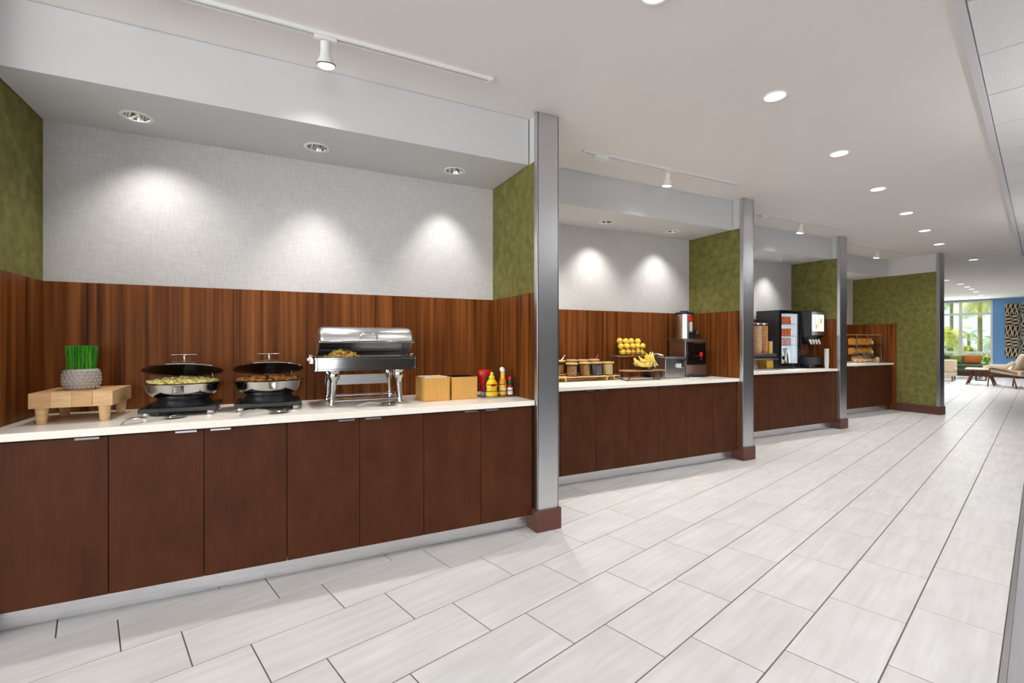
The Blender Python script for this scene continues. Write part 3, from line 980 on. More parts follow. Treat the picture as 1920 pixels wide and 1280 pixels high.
# ------------------------------------------------------------------ round chafing dishes
def round_chafer(cx, cy, label, food_mat, food_label, food_name, split):
    r = thing('round_chafing_dish', label, 'chafing dish', (cx, cy, C), group='round chafing dishes')
    # the black warming stand
    st_ = build('stand', MB().box(-0.178, 0.178, -0.178, -0.150, 0.022, 0.046).box(-0.178, 0.178, 0.150, 0.178, 0.022, 0.046)
                .box(-0.178, -0.150, -0.150, 0.150, 0.022, 0.046).box(0.150, 0.178, -0.150, 0.150, 0.022, 0.046)
                .box(-0.150, 0.150, -0.150, 0.150, 0.022, 0.030), 'black', r, bevel=0.003, label='square black warming stand')
    for k in range(7):
        y = -0.12 + 0.04 * k
        build('slat', MB().box(-0.150, 0.150, y - 0.008, y + 0.008, 0.031, 0.041), 'black', st_)
    for k in range(6):
        build('vent_hole', MB().lathe([(0.0, 0.0), (0.010, 0.0), (0.010, 0.004), (0.0, 0.004)], n=14), 'satin', st_,
              loc=(-0.06 + 0.038 * k, -0.148, 0.0335), rot=(PI / 2 - 0.5, 0, 0))
    for sx in (-1, 1):
        for sy in (-1, 1):
            build('foot', MB().lathe([(0.020, 0.0), (0.021, 0.003), (0.021, 0.0225)], sx * 0.145, sy * 0.145, 20), 'chrome', r)
    build('cradle', MB().lathe([(0.148, 0.0465), (0.140, 0.060), (0.128, 0.074), (0.118, 0.090), (0.110, 0.089), (0.120, 0.070), (0.140, 0.0465)], n=32, cap=False), 'black', r)
    bowl = [(0.0, 0.080), (0.09, 0.080), (0.130, 0.088), (0.162, 0.106), (0.180, 0.130), (0.186, 0.155), (0.196, 0.166), (0.198, 0.171), (0.192, 0.174),
            (0.182, 0.168), (0.178, 0.152), (0.168, 0.130), (0.13, 0.118), (0.0, 0.115)]
    build('bowl', MB().lathe(bowl, n=56), 'chrome', r, label='mirror polished round bowl')
    pan = build('food_pan', MB().lathe([(0.190, 0.175), (0.182, 0.176), (0.174, 0.166), (0.160, 0.145), (0.0, 0.140)], n=48, cap=False), 'satin', r)
    # lid hinged at the back, raised
    lid = build('lid', MB().lathe([(0.196, 0.0), (0.194, 0.006), (0.150, 0.026), (0.09, 0.040), (0.0, 0.046), ], n=56, cap=False), 'chrome', r,
                loc=(0, 0.198 - 0.196 * math.cos(math.radians(14)), 0.188 + 0.196 * math.sin(math.radians(14))), rot=(math.radians(-14), 0, 0), label='raised polished lid')
    build('lid_reflection_skin', MB().lathe([(0.196, 0.0), (0.188, 0.003), (0.148, 0.021), (0.09, 0.034), (0.0, 0.040)], n=56, cap=False), 'lid_reflection', lid, label='underside of the lid, steel darkened to imitate its dark reflections')  # inner skin added to carry the painted dark reflection
    build('knob_post', MB().lathe([(0.012, 0.044), (0.007, 0.052), (0.007, 0.090), (0.010, 0.094)], 0, 0, 16), 'chrome', lid)
    build('handle', MB().box(-0.062, 0.062, -0.011, 0.011, 0.092, 0.0975), 'chrome', lid, bevel=0.002, rot=(0, 0, 0))
    build('hinge', MB().box(-0.03, 0.03, 0.188, 0.215, 0.150, 0.200).tube([(-0.04, 0.204, 0.192), (0.04, 0.204, 0.192)], 0.008, 10), 'chrome', r)
    build('lid_stay', MB().tube([(0.128, 0.135, 0.168), (0.128, 0.13, 0.215)], 0.004, 8), 'chrome', r)
    # food
    fm = MB()
    rr = random.Random(int(cx * 100) + 5)
    for k in range(420):
        a = rr.uniform(0, 2 * PI); q = 0.168 * math.sqrt(rr.random())
        x, y = q * math.cos(a), q * math.sin(a)
        if split and abs(x + 0.01) < 0.012: continue
        hgt = 0.172 + 0.020 * (1 - (q / 0.168) ** 2) + rr.uniform(-0.004, 0.009)
        e = rr.uniform(0.008, 0.015)
        fm.ball((x, y, hgt), e, e * rr.uniform(0.7, 1.3), e * 0.7, 6, 4)
    fm.lathe([(0.172, 0.160), (0.168, 0.172), (0.10, 0.182), (0.0, 0.188)], n=32)
    fo = build(food_name, fm, food_mat, loc=(cx, cy, C))
    tag(fo, food_label, 'food', kind='stuff')
    return r
round_chafer(-0.470, 3.305, 'round open chafing dish of yellow scrambled eggs on a black stand', 'egg', 'pale yellow scrambled eggs in the left round chafing dish', 'scrambled_eggs', False)
rc = round_chafer(-0.030, 3.305, 'round open chafing dish of browned meat nearest the rectangular chafer', 'sausage', 'browned breakfast meat in the right round chafing dish', 'breakfast_meat', True)

# ------------------------------------------------------------------ rectangular roll-top chafer
r = thing('rolltop_chafer', 'large rectangular roll top chafer on cabriole legs with its hood raised', 'chafing dish', (0.535, 3.31, C))
X0, X1, Yf, Yb = -0.325, 0.325, -0.19, 0.19
def rrect(x0, x1, y0, y1, rad, n=6):
    pts = []
    for cx_, cy_, a0 in ((x1 - rad, y1 - rad, 0), (x0 + rad, y1 - rad, PI / 2), (x0 + rad, y0 + rad, PI), (x1 - rad, y0 + rad, 1.5 * PI)):
        for k in range(n + 1):
            a = a0 + PI / 2 * k / n
            pts.append((cx_ + rad * math.cos(a), cy_ + rad * math.sin(a)))
    return pts
def shell(mb, loops):
    """skin through loops of equal length given as (points, z)"""
    n = len(loops[0][0])
    vs_ = [(x, y, z) for pts, z in loops for x, y in pts]
    fs = []
    for i in range(len(loops) - 1):
        for k in range(n):
            k2 = (k + 1) % n
            fs.append((i * n + k, i * n + k2, (i + 1) * n + k2, (i + 1) * n + k))
    return mb.add(vs_, fs)
b = MB()
shell(b, [(rrect(X0 + .03, X1 - .03, Yf + .03, Yb - .03, .02), 0.225), (rrect(X0, X1, Yf, Yb, .03), 0.224), (rrect(X0, X1, Yf, Yb, .03), 0.232),
          (rrect(X0 + .004, X1 - .004, Yf + .004, Yb - .004, .03), 0.236), (rrect(X0 + .004, X1 - .004, Yf + .004, Yb - .004, .03), 0.294),
          (rrect(X0, X1, Yf, Yb, .03), 0.298), (rrect(X0, X1, Yf, Yb, .03), 0.304), (rrect(X0 + .02, X1 - .02, Yf + .02, Yb - .02, .02), 0.305), (rrect(X0 + .02, X1 - .02, Yf + .02, Yb - .02, .02), 0.24)])
build('water_pan', b, 'chrome_body', r, angle=30, label='polished rectangular body')
b = MB()
shell(b, [(rrect(X0 + .016, X1 - .016, Yf + .016, Yb - .016, .03), 0.308), (rrect(X0 + .030, X1 - .030, Yf + .030, Yb - .030, .03), 0.309),
          (rrect(X0 + .040, X1 - .040, Yf + .040, Yb - .040, .03), 0.255), (rrect(X0 + .15, X1 - .15, Yf + .15, Yb - .15, .03), 0.252)])
b.box(X0 + .1, X1 - .1, Yf + .1, Yb - .1, 0.249, 0.252)
build('food_pan', b, 'satin', r)
# hood
prof = [(-0.165, 0.404), (-0.172, 0.412), (-0.168, 0.435), (-0.155, 0.462), (-0.130, 0.484), (-0.09, 0.496), (-0.02, 0.501), (0.06, 0.496), (0.125, 0.474), (0.170, 0.430), (0.190, 0.375), (0.192, 0.312)]
hx0, hx1 = -0.285, 0.300
hb = MB()
rings = []
for x, ins in ((hx0, 0.018), (hx0 + 0.008, 0.007), (hx0 + 0.025, 0.0), (hx1 - 0.025, 0.0), (hx1 - 0.008, 0.007), (hx1, 0.018)):
    rings.append([(x, y * (1 - ins / 0.2), 0.40 + (z - 0.40) * (1 - ins / 0.11) if z > 0.40 else z) for y, z in prof])
vs_ = [p for rg_ in rings for p in rg_]
n = len(prof)
fs = []
for i in range(len(rings) - 1):
    for k in range(n - 1):
        fs.append((i * n + k, i * n + k + 1, (i + 1) * n + k + 1, (i + 1) * n + k))
hb.add(vs_, fs)
hood = build('hood', hb, 'satin', r, solid=0.003, label='raised polished hood')
for xx in (hx0, hx1):
    poly = [(p[1], p[2]) for p in (rings[0] if xx == hx0 else rings[-1])] + [(0.06, 0.306), (-0.03, 0.330)]
    build('hood_side', MB().prism(poly, 'x', xx - 0.0015, xx + 0.0015), 'satin', r)
build('hood_rim', MB().box(hx0 - 0.004, hx1 + 0.004, -0.180, -0.168, 0.398, 0.410), 'chrome', r, bevel=0.003)
build('handle', MB().tube([(-0.055, -0.165, 0.425), (-0.055, -0.205, 0.430), (-0.048, -0.215, 0.445), (-0.04, -0.217, 0.452), (0.04, -0.217, 0.452), (0.048, -0.215, 0.445), (0.055, -0.205, 0.430), (0.055, -0.165, 0.425)], 0.0065, 10), 'chrome', r)
for sx in (-1, 1):
    build('pivot_bracket', MB().box(sx * 0.327 - 0.012, sx * 0.327 + 0.012, -0.02, 0.03, 0.262, 0.322).lathe([(0.010, 0.280), (0.010, 0.300)], sx * 0.342, 0.005, 12), 'chrome', r, bevel=0.003)
leg = [(0.012, 0.0), (0.019, 0.003), (0.021, 0.012), (0.016, 0.024), (0.0150, 0.04), (0.0170, 0.09), (0.0195, 0.135), (0.022, 0.160), (0.030, 0.172), (0.034, 0.190), (0.031, 0.206), (0.036, 0.214), (0.036, 0.2245)]
for sx in (-1, 1):
    for sy in (-1, 1):
        pts = [(sx * (0.207 + 0.006 * math.cos(z / 0.225 * PI)), sy * 0.155, z) for rr_, z in leg]
        build('leg', MB().tube(pts, 1.0, 18, taper=[rr_ for rr_, z in leg]), 'chrome', r)
build('apron', MB().box(-0.225, 0.225, 0.150, 0.158, 0.108, 0.176), 'satin', r)
build('stretcher', MB().tube([(-0.215, -0.155, 0.030), (-0.215, 0.155, 0.030), (0.215, 0.155, 0.030), (0.215, -0.155, 0.030)], 0.005, 8, closed=True)
      .box(-0.22, 0.22, -0.012, 0.012, 0.055, 0.060).tube([(-0.215, 0, 0.030), (-0.215, 0, 0.057)], 0.004, 6).tube([(0.215, 0, 0.030), (0.215, 0, 0.057)], 0.004, 6), 'chrome', r)
fm = MB()
rr = random.Random(11)
for k in range(340):
    x = rr.gauss(-0.13, 0.075); y = rr.uniform(-0.10, 0.08)
    if x < -0.265 or x > 0.02: continue
    hz = 0.275 + 0.072 * math.exp(-((x + 0.13) / 0.10) ** 2) * rr.uniform(0.3, 1.0)
    d = Vector((rr.uniform(-1, 1), rr.uniform(-1, 1), rr.uniform(-0.4, 0.4))).normalized() * rr.uniform(0.014, 0.026)
    c = Vector((x, y, hz))
    fm.tube([c - d, c + d], 0.006, 6)
fm.ball((-0.13, -0.01, 0.291), 0.125, 0.10, 0.036, 14, 8)
tag(build('fried_potatoes', fm, 'potato', loc=(0.535, 3.31, C)), 'golden fried potatoes heaped in the rectangular chafer', 'food', kind='stuff')

# ------------------------------------------------------------------ serving utensils on the counter
def tongs(loc, rz, label, flip=False):
    r = thing('serving_tongs', label, 'tongs', loc, rz, group='metal serving utensils on the counter')
    for s_ in (-1, 1):
        pts = [(-0.13, s_ * 0.004, 0.020), (-0.10, s_ * 0.012, 0.024), (-0.04, s_ * 0.020, 0.020), (0.02, s_ * 0.026, 0.013), (0.06, s_ * 0.026, 0.009)]
        build('arm', MB().tube(pts, 0.0060, 8), 'chrome', r)
        sp = MB().lathe([(0.0, 0.0), (0.020, 0.0012), (0.034, 0.005), (0.042, 0.011), (0.040, 0.0125), (0.030, 0.007), (0.0, 0.003)], 0.095, s_ * 0.026, 24, sx=1.35, sy=0.85)
        build('bowl_end', sp, 'chrome', r)
    build('spring_end', MB().tube([(-0.13, -0.004, 0.020), (-0.142, 0, 0.019), (-0.13, 0.004, 0.020)], 0.005, 8).tube([(-0.14, 0, 0.019), (-0.152, 0, 0.003)], 0.006, 8), 'chrome', r)
    return r
tongs((-0.555, 3.005, C), math.radians(44), 'polished tongs lying in front of the egg dish')
def spoon(loc, rz, label, slotted):
    r = thing('serving_spoon', label, 'serving spoon', loc, rz, group='metal serving utensils on the counter')
    build('bowl_end', MB().lathe([(0.0, 0.0), (0.022, 0.001), (0.038, 0.006), (0.045, 0.013), (0.043, 0.0145), (0.033, 0.0085), (0.0, 0.0035)], 0.075, 0, 28, sx=1.30, sy=1.0), 'chrome', r)
    build('handle', MB().tube([(0.030, 0, 0.011), (0.0, 0, 0.022), (-0.05, 0, 0.030), (-0.10, 0, 0.024), (-0.135, 0, 0.008)], 0.0085, 8, taper=[0.7, 0.8, 1.0, 1.2, 1.3]), 'chrome', r)
    if slotted:
        build('slots', MB().box(0.05, 0.10, -0.010, -0.007, 0.0045, 0.0065).box(0.05, 0.10, -0.0015, 0.0015, 0.0040, 0.006).box(0.05, 0.10, 0.007, 0.010, 0.0045, 0.0065), 'charcoal', r)
    return r
spoon((-0.045, 2.985, C), math.radians(24), 'polished serving spoon in front of the browned meat dish', False)
spoon((0.575, 3.045, C), math.radians(16), 'slotted serving spoon in front of the rectangular chafer', True)

# ------------------------------------------------------------------ bamboo boxes
def bamboo_box(cx, cy, wd, dp, h, liner, label):
    r = thing('bamboo_box', label, 'box', (cx, cy, C), group='square bamboo boxes')
    t = 0.011
    for nm, bx in (('side', (-wd / 2, wd / 2, -dp / 2, -dp / 2 + t)), ('side', (-wd / 2, wd / 2, dp / 2 - t, dp / 2)),
                   ('side', (-wd / 2, -wd / 2 + t, -dp / 2 + t, dp / 2 - t)), ('side', (wd / 2 - t, wd / 2, -dp / 2 + t, dp / 2 - t))):
        build(nm, MB().box(*bx, 0.0, h), 'bamboo', r, bevel=0.001)
    build('bottom', MB().box(-wd / 2 + t, wd / 2 - t, -dp / 2 + t, dp / 2 - t, 0.0, 0.008), 'bamboo', r)
    i = MB()
    a, b_ = wd / 2 - t, dp / 2 - t
    i.box(-a, a, -b_, b_, h - 0.045, h - 0.042)
    i.box(-a, a, -b_, -b_ + 0.004, h - 0.042, h + 0.003).box(-a, a, b_ - 0.004, b_, h - 0.042, h + 0.003)
    i.box(-a, -a + 0.004, -b_, b_, h - 0.042, h + 0.003).box(a - 0.004, a, -b_, b_, h - 0.042, h + 0.003)
    build('liner', i, liner, r)
    return r
bamboo_box(0.992, 3.23, 0.186, 0.200, 0.160, 'white', 'bamboo box with a white liner and butter portions')
bamboo_box(1.198, 3.235, 0.190, 0.200, 0.157, 'black', 'bamboo box with a black liner beside the butter box')
pk = MB().box(-0.016, 0.016, -0.012, 0.012, 0, 0.010).mesh('butter_portion')
for k, (x, y, z, rz) in enumerate(((-0.02, -0.03, 0, .2), (0.02, -0.02, 0, -.4), (0.0, 0.015, 0, .9), (0.04, 0.02, 0, .3), (-0.045, 0.01, 0, -.2), (0.0, -0.01, 0.0105, .6), (0.022, 0.008, 0.0105, -.1),
                                  (-0.02, 0.005, 0.0105, .3), (0.002, -0.002, 0.021, .1), (0.014, 0.004, 0.0315, .7), (-0.03, -0.03, 0.0105, 0.5), (0.03, -0.02, 0.0105, 0), (-0.002, 0.0, 0.042, 0.2))):
    tag(build('butter_portion', pk, 'butter', loc=(1.002 + x, 3.215 + y, C + 0.1185 + z), rot=(0, 0, rz), bevel=0.002),
        'small yellow butter portion in the white-lined bamboo box', 'butter', 'butter portions')

# ------------------------------------------------------------------ condiment caddy
r = thing('condiment_caddy', 'wire caddy of sauce bottles at the right end of the counter', 'caddy', (1.462, 3.21, C))
build('tray', MB().box(-0.125, 0.125, -0.105, 0.105, 0.0, 0.006), 'satin', r, bevel=0.002)
for z in (0.048, 0.096):
    build('wire_ring', MB().tube([(x, y, z) for x, y in rrect(-0.125, 0.125, -0.105, 0.105, 0.015, 3)], 0.0026, 6, closed=True), 'black', r)
for sx in (-1, 1):
    for sy in (-1, 1):
        build('post', MB().tube([(sx * 0.121, sy * 0.101, 0.004), (sx * 0.121, sy * 0.101, 0.097)], 0.0026, 6), 'black', r)
Z = C + 0.0065
r = thing('mustard_bottle', 'yellow squeeze bottle of mustard in the condiment caddy', 'bottle', (1.415, 3.155, Z))
build('bottle', MB().lathe([(0.040, 0), (0.046, 0.004), (0.046, 0.030), (0.041, 0.040), (0.040, 0.060), (0.045, 0.082), (0.044, 0.092), (0.034, 0.112), (0.022, 0.126), (0.018, 0.130)], n=32, sy=0.66), 'mustard', r)
build('cap', MB().lathe([(0.021, 0.130), (0.022, 0.134), (0.021, 0.146), (0.013, 0.152), (0.010, 0.170), (0.007, 0.178), (0.0, 0.179)], n=24), 'mustard', r)
build('emblem', MB().lathe([(0.0, -0.0008), (0.022, -0.0008), (0.022, 0.0008), (0.0, 0.0008)], n=24, sy=0.42), 'red', r, loc=(0, -0.0305, 0.084), rot=(PI / 2, 0, 0), label='red oval emblem')
build('label', MB().box(-0.020, 0.020, -0.0285, -0.0270, 0.046, 0.066), 'yellow_label', r)
r = thing('hot_sauce_bottle', 'slim orange sauce bottle with a white slanted cap in the caddy', 'bottle', (1.508, 3.165, Z))
build('bottle', MB().lathe([(0.024, 0), (0.027, 0.004), (0.027, 0.100), (0.024, 0.115), (0.014, 0.135), (0.012, 0.165)], n=24), 'orange_sauce', r)
build('label', MB().lathe([(0.0274, 0.012), (0.0274, 0.092)], n=24, cap=False), 'yellow_label', r)
build('neck_label', MB().lathe([(0.0185, 0.128), (0.0165, 0.150), (0.0175, 0.172)], n=20, cap=False), 'yellow_label', r)
build('cap', MB().ball((0, 0, 0), 0.019, 0.017, 0.024, 16, 10), 'white', r, loc=(-0.003, 0, 0.190), rot=(0, math.radians(-32), 0))
build('badge', MB().box(-0.011, 0.011, -0.0284, -0.0268, 0.040, 0.058), 'label_white', r, bevel=0.0005)
r = thing('pepper_sauce_bottle', 'small pepper sauce bottle with red cap and green neck in the caddy', 'bottle', (1.563, 3.155, Z))
build('bottle', MB().lathe([(0.019, 0), (0.021, 0.003), (0.021, 0.066), (0.017, 0.080), (0.010, 0.092), (0.010, 0.112)], n=20), 'sauce_red', r)
build('label', MB().lathe([(0.0214, 0.008), (0.0214, 0.060)], n=20, cap=False), 'label_white', r)
build('neck_wrap', MB().lathe([(0.0145, 0.086), (0.0125, 0.098), (0.0125, 0.118)], n=18, cap=False), 'green_label', r)
build('cap', MB().lathe([(0.0135, 0.118), (0.0135, 0.138), (0.011, 0.142), (0.0, 0.142)], n=18), 'red', r)
r = thing('ketchup_bottle', 'red ketchup bottle behind the mustard in the caddy', 'bottle', (1.408, 3.262, Z))
build('bottle', MB().lathe([(0.030, 0.030), (0.034, 0.042), (0.038, 0.09), (0.044, 0.150), (0.046, 0.180), (0.042, 0.186), (0.030, 0.190), (0.0, 0.191)], n=28, sx=1.2, sy=0.7), 'red', r)
build('cap', MB().lathe([(0.036, 0.0), (0.037, 0.004), (0.034, 0.029)], n=28, sy=0.75), 'white', r)
build('label', MB().box(0.0, 0.034, -0.0305, -0.029, 0.080, 0.150), 'green_label', r)
r = thing('steak_sauce_bottle', 'dark red sauce bottle at the back of the caddy', 'bottle', (1.480, 3.265, Z))
build('bottle', MB().lathe([(0.028, 0), (0.030, 0.004), (0.030, 0.10), (0.022, 0.125), (0.013, 0.14), (0.013, 0.15)], n=24), 'sauce_red', r)
build('cap', MB().lathe([(0.015, 0.150), (0.015, 0.168), (0.0, 0.169)], n=18), 'green_label', r)

# ------------------------------------------------------------------ bay 2: topping jars on a stepped tray
r = thing('bamboo_tray', 'low bamboo step tray carrying the topping jars', 'tray', (2.86, 4.085, C))
build('board', MB().box(-0.42, 0.42, -0.10, 0.03, 0.040, 0.052), 'bamboo_pale', r, bevel=0.002)
build('step', MB().box(-0.42, 0.33, 0.032, 0.15, 0.062, 0.074), 'bamboo_pale', r, bevel=0.002)
for x in (-0.30, 0.31):
    build('foot', MB().prism([(x - 0.06, 0.0), (x - 0.045, 0.0), (x - 0.03, 0.0395), (x + 0.03, 0.0395), (x + 0.045, 0.0), (x + 0.06, 0.0), (x + 0.05, 0.0398), (x - 0.05, 0.0398)], 'y', -0.085, 0.02), 'bamboo_pale', r)
    build('riser_block', MB().box(x - 0.03, x + 0.015, 0.04, 0.14, 0.0, 0.0615), 'bamboo_pale', r)
def jar(cx, cy, z, rad, h, fill, mat, label, sp=None):
    r = thing('topping_jar', label, 'jar', (cx, cy, z), group='topping jars')
    build('glass', MB().lathe([(rad * .94, 0), (rad, 0.004), (rad, h - 0.008), (rad * .96, h), (rad * .92, h - 0.002), (rad * .93, 0.006), (0.0, 0.006)], n=28), 'jar', r)
    build('contents', MB().lathe([(rad * .90, 0.007), (rad * .905, h * fill), (rad * .5, h * fill + 0.006), (0, h * fill + 0.009)], n=24), mat, r)
    build('lid', MB().lathe([(rad * 1.04, h + 0.0005), (rad * 1.04, h + 0.014), (rad * 0.98, h + 0.018), (0, h + 0.018)], n=28), 'cork', r, label='pale wooden lid')
    if sp:
        build('spoon', MB().tube([(rad * .3, 0, h + 0.012), (rad * .3 + sp * 0.05, 0.01, h + 0.065)], 0.004, 6), 'chrome', r)
fr = [(2.708, 'granola', 'granola', None), (2.868, 'nuts', 'brown nuts', None), (3.020, 'raisin', 'dark berries', None), (3.160, 'oat', 'pale oats', None)]
zf = C + 0.0525; zb = C + 0.0745
jar(2.708, 4.045, zf, 0.060, 0.120, .86, 'granola', 'front jar of mixed granola nearest the steel partition')
jar(2.868, 4.045, zf, 0.060, 0.124, .90, 'nuts', 'front jar of brown chopped nuts')
jar(3.020, 4.045, zf, 0.060, 0.124, .86, 'raisin', 'front jar of dark grey berries')
jar(3.165, 4.045, zf, 0.062, 0.122, .96, 'oat', 'front jar full of pale oats at the tray end')
jar(2.640, 4.165, zb, 0.056, 0.122, .70, 'nuts', 'rear jar with a spoon half hidden by the steel partition', 1)
jar(2.790, 4.165, zb, 0.058, 0.124, .80, 'granola', 'rear jar of granola behind the front granola jar')
jar(2.930, 4.165, zb, 0.056, 0.124, .80, 'cereal2', 'rear jar of pale cereal behind the nuts')
jar(3.070, 4.165, zb, 0.056, 0.126, .82, 'oat', 'rear jar with a spoon behind the dark berries', 1)

# two-tier stand with fruit baskets
r = thing('tiered_stand', 'black wire stand with two wooden shelves for fruit', 'stand', (3.54, 4.04, C))
build('lower_shelf', MB().prism(rrect(-0.29, 0.22, -0.23, -0.06, 0.02), 'z', 0.094, 0.106), 'walnut', r)
build('upper_shelf', MB().prism(rrect(-0.20, 0.26, 0.03, 0.19, 0.02), 'z', 0.240, 0.252), 'walnut', r)
for x in (-0.24, 0.19):
    build('wire_leg', MB().tube([(x - 0.05, -0.21, 0.004), (x, -0.19, 0.03), (x + 0.01, -0.16, 0.0935)], 0.005, 8)
          .tube([(x + 0.01, -0.10, 0.0935), (x, -0.06, 0.004), (x - 0.05, -0.21, 0.004)], 0.005, 8), 'black', r)
for x in (-0.17, 0.23):
    build('wire_post', MB().tube([(x, 0.18, 0.004), (x, 0.18, 0.2395)], 0.005, 8).tube([(x, 0.05, 0.2395), (x, -0.03, 0.107)], 0.005, 8).tube([(x, 0.18, 0.004), (x, 0.02, 0.004), (x, -0.03, 0.093)], 0.005, 8), 'black', r)
build('side_hook', MB().tube([(-0.20, 0.08, 0.246), (-0.26, 0.08, 0.258), (-0.31, 0.08, 0.252), (-0.29, 0.08, 0.22), (-0.24, 0.08, 0.10), (-0.24, 0.06, 0.02)], 0.006, 8), 'black', r)
def wire_basket(cx, cy, z, r0, r1, h, label):
    r = thing('wire_basket', label, 'basket', (cx, cy, z), group='black wire fruit baskets')
    for q in range(4):
        rad = r0 + (r1 - r0) * q / 3; zz = 0.003 + (h - 0.003) * q / 3
        build('wire_hoop', MB().tube([(rad * math.cos(2 * PI * k / 24), 0.62 * rad * math.sin(2 * PI * k / 24), zz) for k in range(24)], 0.0022, 5, closed=True), 'black', r)
    m = MB()
    for k in range(16):
        a = 2 * PI * k / 16
        m.tube([(0, 0, 0.002), (r0 * math.cos(a), 0.62 * r0 * math.sin(a), 0.002), (r1 * math.cos(a), 0.62 * r1 * math.sin(a), h)], 0.0018, 5)
    build('wire_ribs', m, 'black', r)
wire_basket(3.555, 4.150, C + 0.2525, 0.150, 0.190, 0.085, 'wire basket heaped with lemons on the upper shelf')
wire_basket(3.525, 3.895, C + 0.1065, 0.105, 0.155, 0.085, 'wire basket of bananas on the lower shelf')
lem = MB().lathe([(0.0, -0.036), (0.006, -0.035), (0.014, -0.030), (0.028, -0.018), (0.034, 0.0), (0.029, 0.017), (0.015, 0.029), (0.006, 0.034), (0.0, 0.037)], n=16).mesh('lemon')
ora = MB().ball((0, 0, 0), 0.035, n=18, m=12).mesh('orange')
rl = random.Random(2)
spots = []
for x in (-0.145, -0.075, -0.005, 0.065, 0.135): spots.append((x, -0.045, 0.036))
for x in (-0.10, -0.03, 0.04, 0.11): spots.append((x, 0.030, 0.036))
for x in (-0.150, -0.075, 0.0, 0.075, 0.155): spots.append((x, -0.035, 0.098))
for x in (-0.11, -0.03, 0.05, 0.12): spots.append((x, 0.035, 0.098))
for x in (-0.150, -0.065, 0.015, 0.095): spots.append((x, -0.01, 0.158))
for k, (x, y, z) in enumerate(spots):
    isor = k in (2,)
    o = build('orange' if isor else 'lemon', ora if isor else lem, 'orange' if isor else 'lemon',
              loc=(3.555 + x + rl.uniform(-.008, .008), 4.150 + y, C + 0.2525 + z + rl.uniform(-.003, .004)), rot=(rl.uniform(0, 6), rl.uniform(0, 6), rl.uniform(0, 6)))
    if isor: tag(o, 'single orange among the lemons at the front of the upper basket', 'orange')
    else:
        row, k0 = [('bottom', 0), ('bottom', 5), ('middle', 9), ('middle', 14), ('top', 18)][0 if k < 5 else (1 if k < 9 else (2 if k < 14 else (3 if k < 18 else 4)))]
        nth = ['first', 'second', 'third', 'fourth', 'fifth'][k - k0]
        side = 'front' if k0 in (0, 9) else ('rear' if k0 in (5, 14) else 'single')
        tag(o, 'yellow lemon, %s from the left in the %s row of the %s layer, upper basket' % (nth, side, row), 'lemon', 'lemons in the upper basket')
def banana_mesh(bend):
    pts, tp = [], []
    for i in range(9):
        u = i / 8.0
        th = bend * (u - 0.5)
        pts.append((0.085 / bend * 2 * (math.cos(th) - 1), 0, 0.085 / bend * 2 * math.sin(th)))
        tp.append([0.30, 0.62, 0.9, 1.0, 1.0, 0.97, 0.85, 0.5, 0.26][i])
    return MB().tube(pts, 0.0185, 9, taper=tp).mesh('banana')
bme = banana_mesh(1.5)
# (x, y, z of the middle, lean in the picture plane, lean towards the room, turn)
bs = [((-0.105, -0.045, 0.062), 62, 0, 170), ((-0.075, -0.060, 0.050), 76, 6, 190), ((-0.035, -0.065, 0.048), 84, 0, 175), ((0.010, -0.068, 0.048), 80, -5, 185),
      ((-0.060, -0.010, 0.072), 70, 0, 180), ((-0.010, -0.030, 0.086), 66, 10, 170),
      ((0.055, -0.055, 0.090), -14, 14, 20), ((0.085, -0.045, 0.100), 4, 10, 8), ((0.112, -0.030, 0.104), 20, 6, -6), ((0.040, -0.020, 0.098), -30, 0, 24), ((0.070, -0.005, 0.106), -8, -6, 10), ((0.100, 0.010, 0.108), 14, -8, 0),
      ((0.040, 0.030, 0.060), 70, -10, 30), ((-0.040, 0.040, 0.050), 82, -8, 10)]
BL = ['leaning over the left rim of', 'lying in front in', 'standing at the right of', 'lying behind in']
for k, (p, la, lb, tz) in enumerate(bs):
    w_ = 0 if k == 0 else (1 if k < 6 else (2 if k < 12 else 3))
    tag(build('banana', bme, 'banana', loc=(3.515 + p[0], 3.895 + p[1], C + 0.1065 + p[2]), rot=(math.radians(lb), math.radians(la), math.radians(tz if abs(la) > 50 else tz + 180 * (la > 0)))),
        'ripe banana %s the lower basket, %s from the left' % (BL[w_], ['first', 'second', 'third', 'fourth', 'fifth', 'sixth'][k - [0, 1, 6, 12][w_]]), 'banana', 'bananas in the lower basket')

# black lidded pitcher
r = thing('thermal_pitcher', 'black pitcher with a steel lever behind the banana basket', 'pitcher', (3.905, 4.19, C))
build('body', MB().lathe([(0.075, 0), (0.080, 0.01), (0.080, 0.14), (0.070, 0.19), (0.055, 0.215), (0.055, 0.235), (0.0, 0.24)], n=28), 'charcoal', r)
build('base_ring', MB().lathe([(0.084, 0.0), (0.084, 0.02), (0.0805, 0.024)], n=28), 'blackgloss', r)
build('lever', MB().tube([(0, 0, 0.24), (0.04, -0.03, 0.262), (0.12, -0.06, 0.243)], 0.012, 8), 'satin', r)
build('handle', MB().tube([(0.05, -0.03, 0.20), (0.11, -0.05, 0.19), (0.12, -0.055, 0.12), (0.075, -0.03, 0.07)], 0.010, 8), 'black', r)

